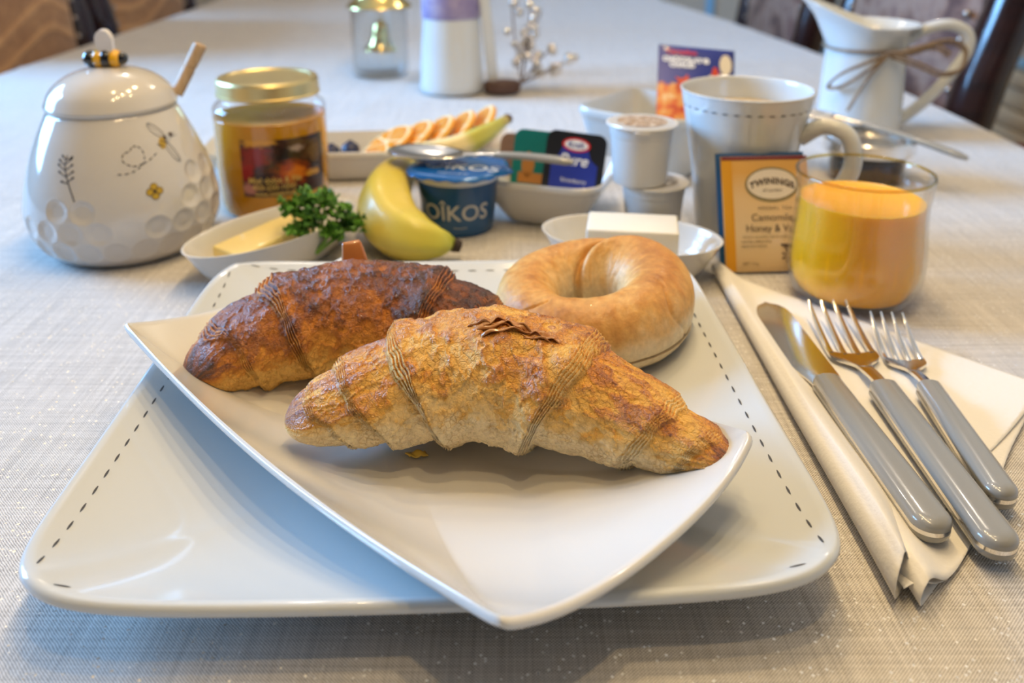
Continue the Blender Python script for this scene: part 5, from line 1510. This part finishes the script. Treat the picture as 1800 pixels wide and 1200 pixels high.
bell('larger gold bell resting on top of the glass cylinder', (gb_p.x + 0.001, gb_p.y + 0.034, TZ + 0.0930), 1.42, (0.0, 0.0, 0))
for k in range(0): pass
vz = P(792, 168)
vs = thing('vase', 'white stoneware vase with a lavender band round its top, at the back centre', 'vase', (vz.x, vz.y + 0.034, TZ), math.radians(8))
vp = [(0.0, 0.0), (0.034, 0.0), (0.0385, 0.003), (0.0395, 0.012), (0.0375, 0.050), (0.0345, 0.090), (0.0340, 0.092)]
MB().add(lathe(smooth_prof(vp, 5) + [(0.0, 0.092)], 72)).build('vase_body', CERAMIC_COOL, vs, 50)
LAV = mat('lavender_felt', (0.34, 0.30, 0.48), 0.95); N = NT(LAV)
N.l(N.ramp(N.noise(N.coord('Object'), 70, 4), [(0.35, (0.24, 0.20, 0.38)), (0.7, (0.45, 0.38, 0.50))]), N.b.inputs['Base Color'])
MB().add(lathe([(0.0350, 0.090), (0.0356, 0.091), (0.0350, 0.150), (0.0335, 0.152), (0.0, 0.152)], 60)).build('felt_band', LAV, vs, 40)
MB().add(tube([(0.035, -0.015, 0.148), (0.0405, -0.016, 0.10), (0.0455, -0.014, 0.055), (0.050, -0.010, 0.012)], [0.006, 0.007, 0.0075, 0.007], 14, True, 0.5, (0.2, -1, 0.1))).build('ribbon', CERAMIC_COOL, vs)
wb_p = P(868, 166)
o = MB().add(lathe([(0.0, 0.0), (0.020, 0.0), (0.0225, 0.0015), (0.0230, 0.011), (0.0215, 0.0130), (0.0, 0.0132)], 48, 1, 0.8)).build('wood_slice', mat('dark_brown_bark', (0.075, 0.035, 0.022), 0.6))
o.location = (wb_p.x + 0.010, wb_p.y + 0.016, TZ); tag(o, 'small dark brown wooden disc at the right foot of the vase', 'wood')
br_p = P(905, 168)
bs = thing('beaded_branch', 'branch hung with small silver beads lying to the right of the vase', 'branch', (br_p.x + 0.014, br_p.y + 0.01, TZ))
TWG = mat('brown_twig', (0.14, 0.09, 0.05), 0.7); SILV = mat('silver_bead', (0.80, 0.76, 0.70), 0.12, metal=1.0)
rnd = random.Random(3)
base = Vector((-0.006, 0.012, 0.010))
for ex, ey, ez in ((-0.018, 0.07, 0.125), (0.004, 0.05, 0.115), (-0.002, 0.02, 0.080), (0.030, 0.030, 0.050), (0.062, 0.012, 0.040), (0.020, 0.10, 0.085), (0.045, 0.05, 0.020), (-0.010, 0.03, 0.050)):
    e = Vector((ex, ey, ez)); mid = base.lerp(e, 0.55) + Vector((rnd.uniform(-0.006, 0.006), rnd.uniform(-0.006, 0.006), 0.006))
    pts = smooth_prof([tuple(base), tuple(mid), tuple(e)], 8)
    MB().add(tube(pts, 0.0010, 7)).build('twig', TWG, bs)
    for k in range(6):
        q = Vector(pts[min(len(pts) - 1, 5 + 2 * k)]) + Vector((rnd.uniform(-1, 1), rnd.uniform(-1, 1), rnd.uniform(-0.7, 1))) * 0.0085
        q.z = max(q.z, 0.006)
        MB().add(sphere(tuple(q), rnd.uniform(0.0044, 0.0062), 14, 10)).build('bead', SILV, bs)

# ------------------------------------------------------------------ dining chairs
FAB = mat('tan_damask_upholstery', (0.42, 0.24, 0.12), 0.75, sheen=0.2); N = NT(FAB)
co = N.coord('Object')
vw = N.n('ShaderNodeTexVoronoi'); vw.feature = 'SMOOTH_F1'; vw.inputs['Scale'].default_value = 7.0; N.l(co, vw.inputs['Vector'])
wv = N.n('ShaderNodeTexWave'); wv.wave_type = 'RINGS'; wv.inputs['Scale'].default_value = 2.6; wv.inputs['Distortion'].default_value = 5.5; wv.inputs['Detail'].default_value = 1.0; wv.inputs['Detail Scale'].default_value = 1.3
N.l(co, wv.inputs['Vector'])
scroll = N.ramp(wv.outputs['Fac'], [(0.50, (0, 0, 0)), (0.62, (1, 1, 1)), (0.80, (1, 1, 1)), (0.92, (0.2, 0.2, 0.2))])
cf = N.mix(scroll, (0.26, 0.12, 0.045), (0.58, 0.31, 0.13))
N.l(N.mix(0.35, cf, N.ramp(N.noise(co, 45, 4), [(0.3, (0.32, 0.15, 0.07)), (0.7, (0.72, 0.42, 0.20))])), N.b.inputs['Base Color'])
N.bump(N.math('MULTIPLY', scroll, 1.0), 0.5, 0.004)
FABR = mat('rose_brown_damask_upholstery', (0.30, 0.18, 0.14), 0.75, sheen=0.2); N = NT(FABR)
co = N.coord('Object')
cf = N.ramp(N.noise(co, 13, 3), [(0.40, (0.085, 0.035, 0.028)), (0.50, (0.22, 0.115, 0.08)), (0.56, (0.30, 0.19, 0.14)), (0.66, (0.16, 0.075, 0.06))])
N.l(cf, N.b.inputs['Base Color'])
NAIL = mat('brass_nailhead', (0.5, 0.42, 0.36), 0.25, metal=1.0)
def chair(label, fab):
    """faces local -y; the back stands at y = 0.24 and leans away"""
    r = thing('dining_chair', label, 'chair', (0, 0, 0), 0, 'upholstered dining chairs round the table')
    W = 0.50; RK = 0.22
    for sx in (-1, 1):
        MB().add(tube([(sx * 0.225, 0.205, 0.0), (sx * 0.228, 0.22, 0.25), (sx * 0.235, 0.225, 0.48), (sx * 0.245, 0.27, 0.75), (sx * 0.255, 0.27 + RK * 0.40, 1.10)], [0.020, 0.024, 0.030, 0.034, 0.030], 14)).build('back_post', WOOD, r, 60)
        MB().add(tube([(sx * 0.215, -0.22, 0.0), (sx * 0.222, -0.225, 0.06), (sx * 0.225, -0.225, 0.30), (sx * 0.222, -0.22, 0.44)], [0.018, 0.022, 0.020, 0.028], 14)).build('front_leg', WOOD, r, 60)
    MB().add(box((0, 0, 0.425), (0.47, 0.46, 0.05), 0.008)).build('seat_rail', WOOD, r)
    MB().add(box((0, -0.005, 0.475), (0.49, 0.47, 0.07), 0.03, 4)).build('seat', fab, r, 60)
    def back(s):
        def fn(u, v):
            x = (u - 0.5) * 0.430; z = 0.56 + 0.50 * v
            y = 0.245 + RK * (z - 0.56) * 0.42
            bulge = 0.030 * (math.sin(PI * min(max(u, 0), 1)) ** 0.35) * (math.sin(PI * v) ** 0.35)
            return (x, y - bulge if s < 0 else y + 0.022, z)
        return fn
    mb = MB(); mb.add(grid(back(-1), 20, 20)); mb.add(grid(back(1), 20, 20)); bk = mb.build('backrest', fab, r, 70)
    MB().add(tube([(-0.255, 0.355, 1.085), (-0.13, 0.365, 1.115), (0, 0.368, 1.125), (0.13, 0.365, 1.115), (0.255, 0.355, 1.085)], [0.028, 0.034, 0.036, 0.034, 0.028], 14)).build('top_rail', WOOD, r, 60)
    MB().add(box((0, 0.245, 0.545), (0.46, 0.04, 0.045), 0.008)).build('lower_rail', WOOD, r)
    for sx in (-1, 1):
        nm = MB()
        for k in range(14):
            z = 0.58 + 0.46 * k / 13; nm.add(sphere((sx * 0.207, 0.245 + RK * (z - 0.56) * 0.42 - 0.014, z), 0.0058, 10, 6))
        o = nm.build('nailheads', NAIL, bk); o['kind'] = 'stuff'
    return r
ch = chair('tan upholstered dining chair nearest on the left side of the table', FAB)
ch.location = (-0.600, 1.190, 0); ch.rotation_euler = (0, 0, PI / 2)
d2 = dup(ch, (-0.60, 1.785, 0), PI / 2, 'further dining chair on the left side, behind the nearest tan one')
ch2 = chair('dining chair with rose brown fabric nearest on the right, behind the milk jug', FABR)
ch2.location = (0.365, 1.085, 0); ch2.rotation_euler = (0, 0, -PI / 2)
d3 = dup(ch2, (0.365, 1.785, 0), -PI / 2, 'further dining chair on the right side, left of the milk jug')

# something red and white standing on the floor by the right wall
RB = mat('red_gloss', (0.45, 0.02, 0.02), 0.3, coat=0.4)
rp = thing('red_box', 'small red and white box on the floor by the right wall', 'box', (1.36, 1.93, 0.0), 0.1)
MB().add(box((0, 0, 0.165), (0.16, 0.24, 0.33), 0.006)).build('carton', RB, rp)
MB().add(box((-0.0815, 0, 0.16), (0.002, 0.15, 0.20), 0.0006)).build('white_panel', WHITE, rp)
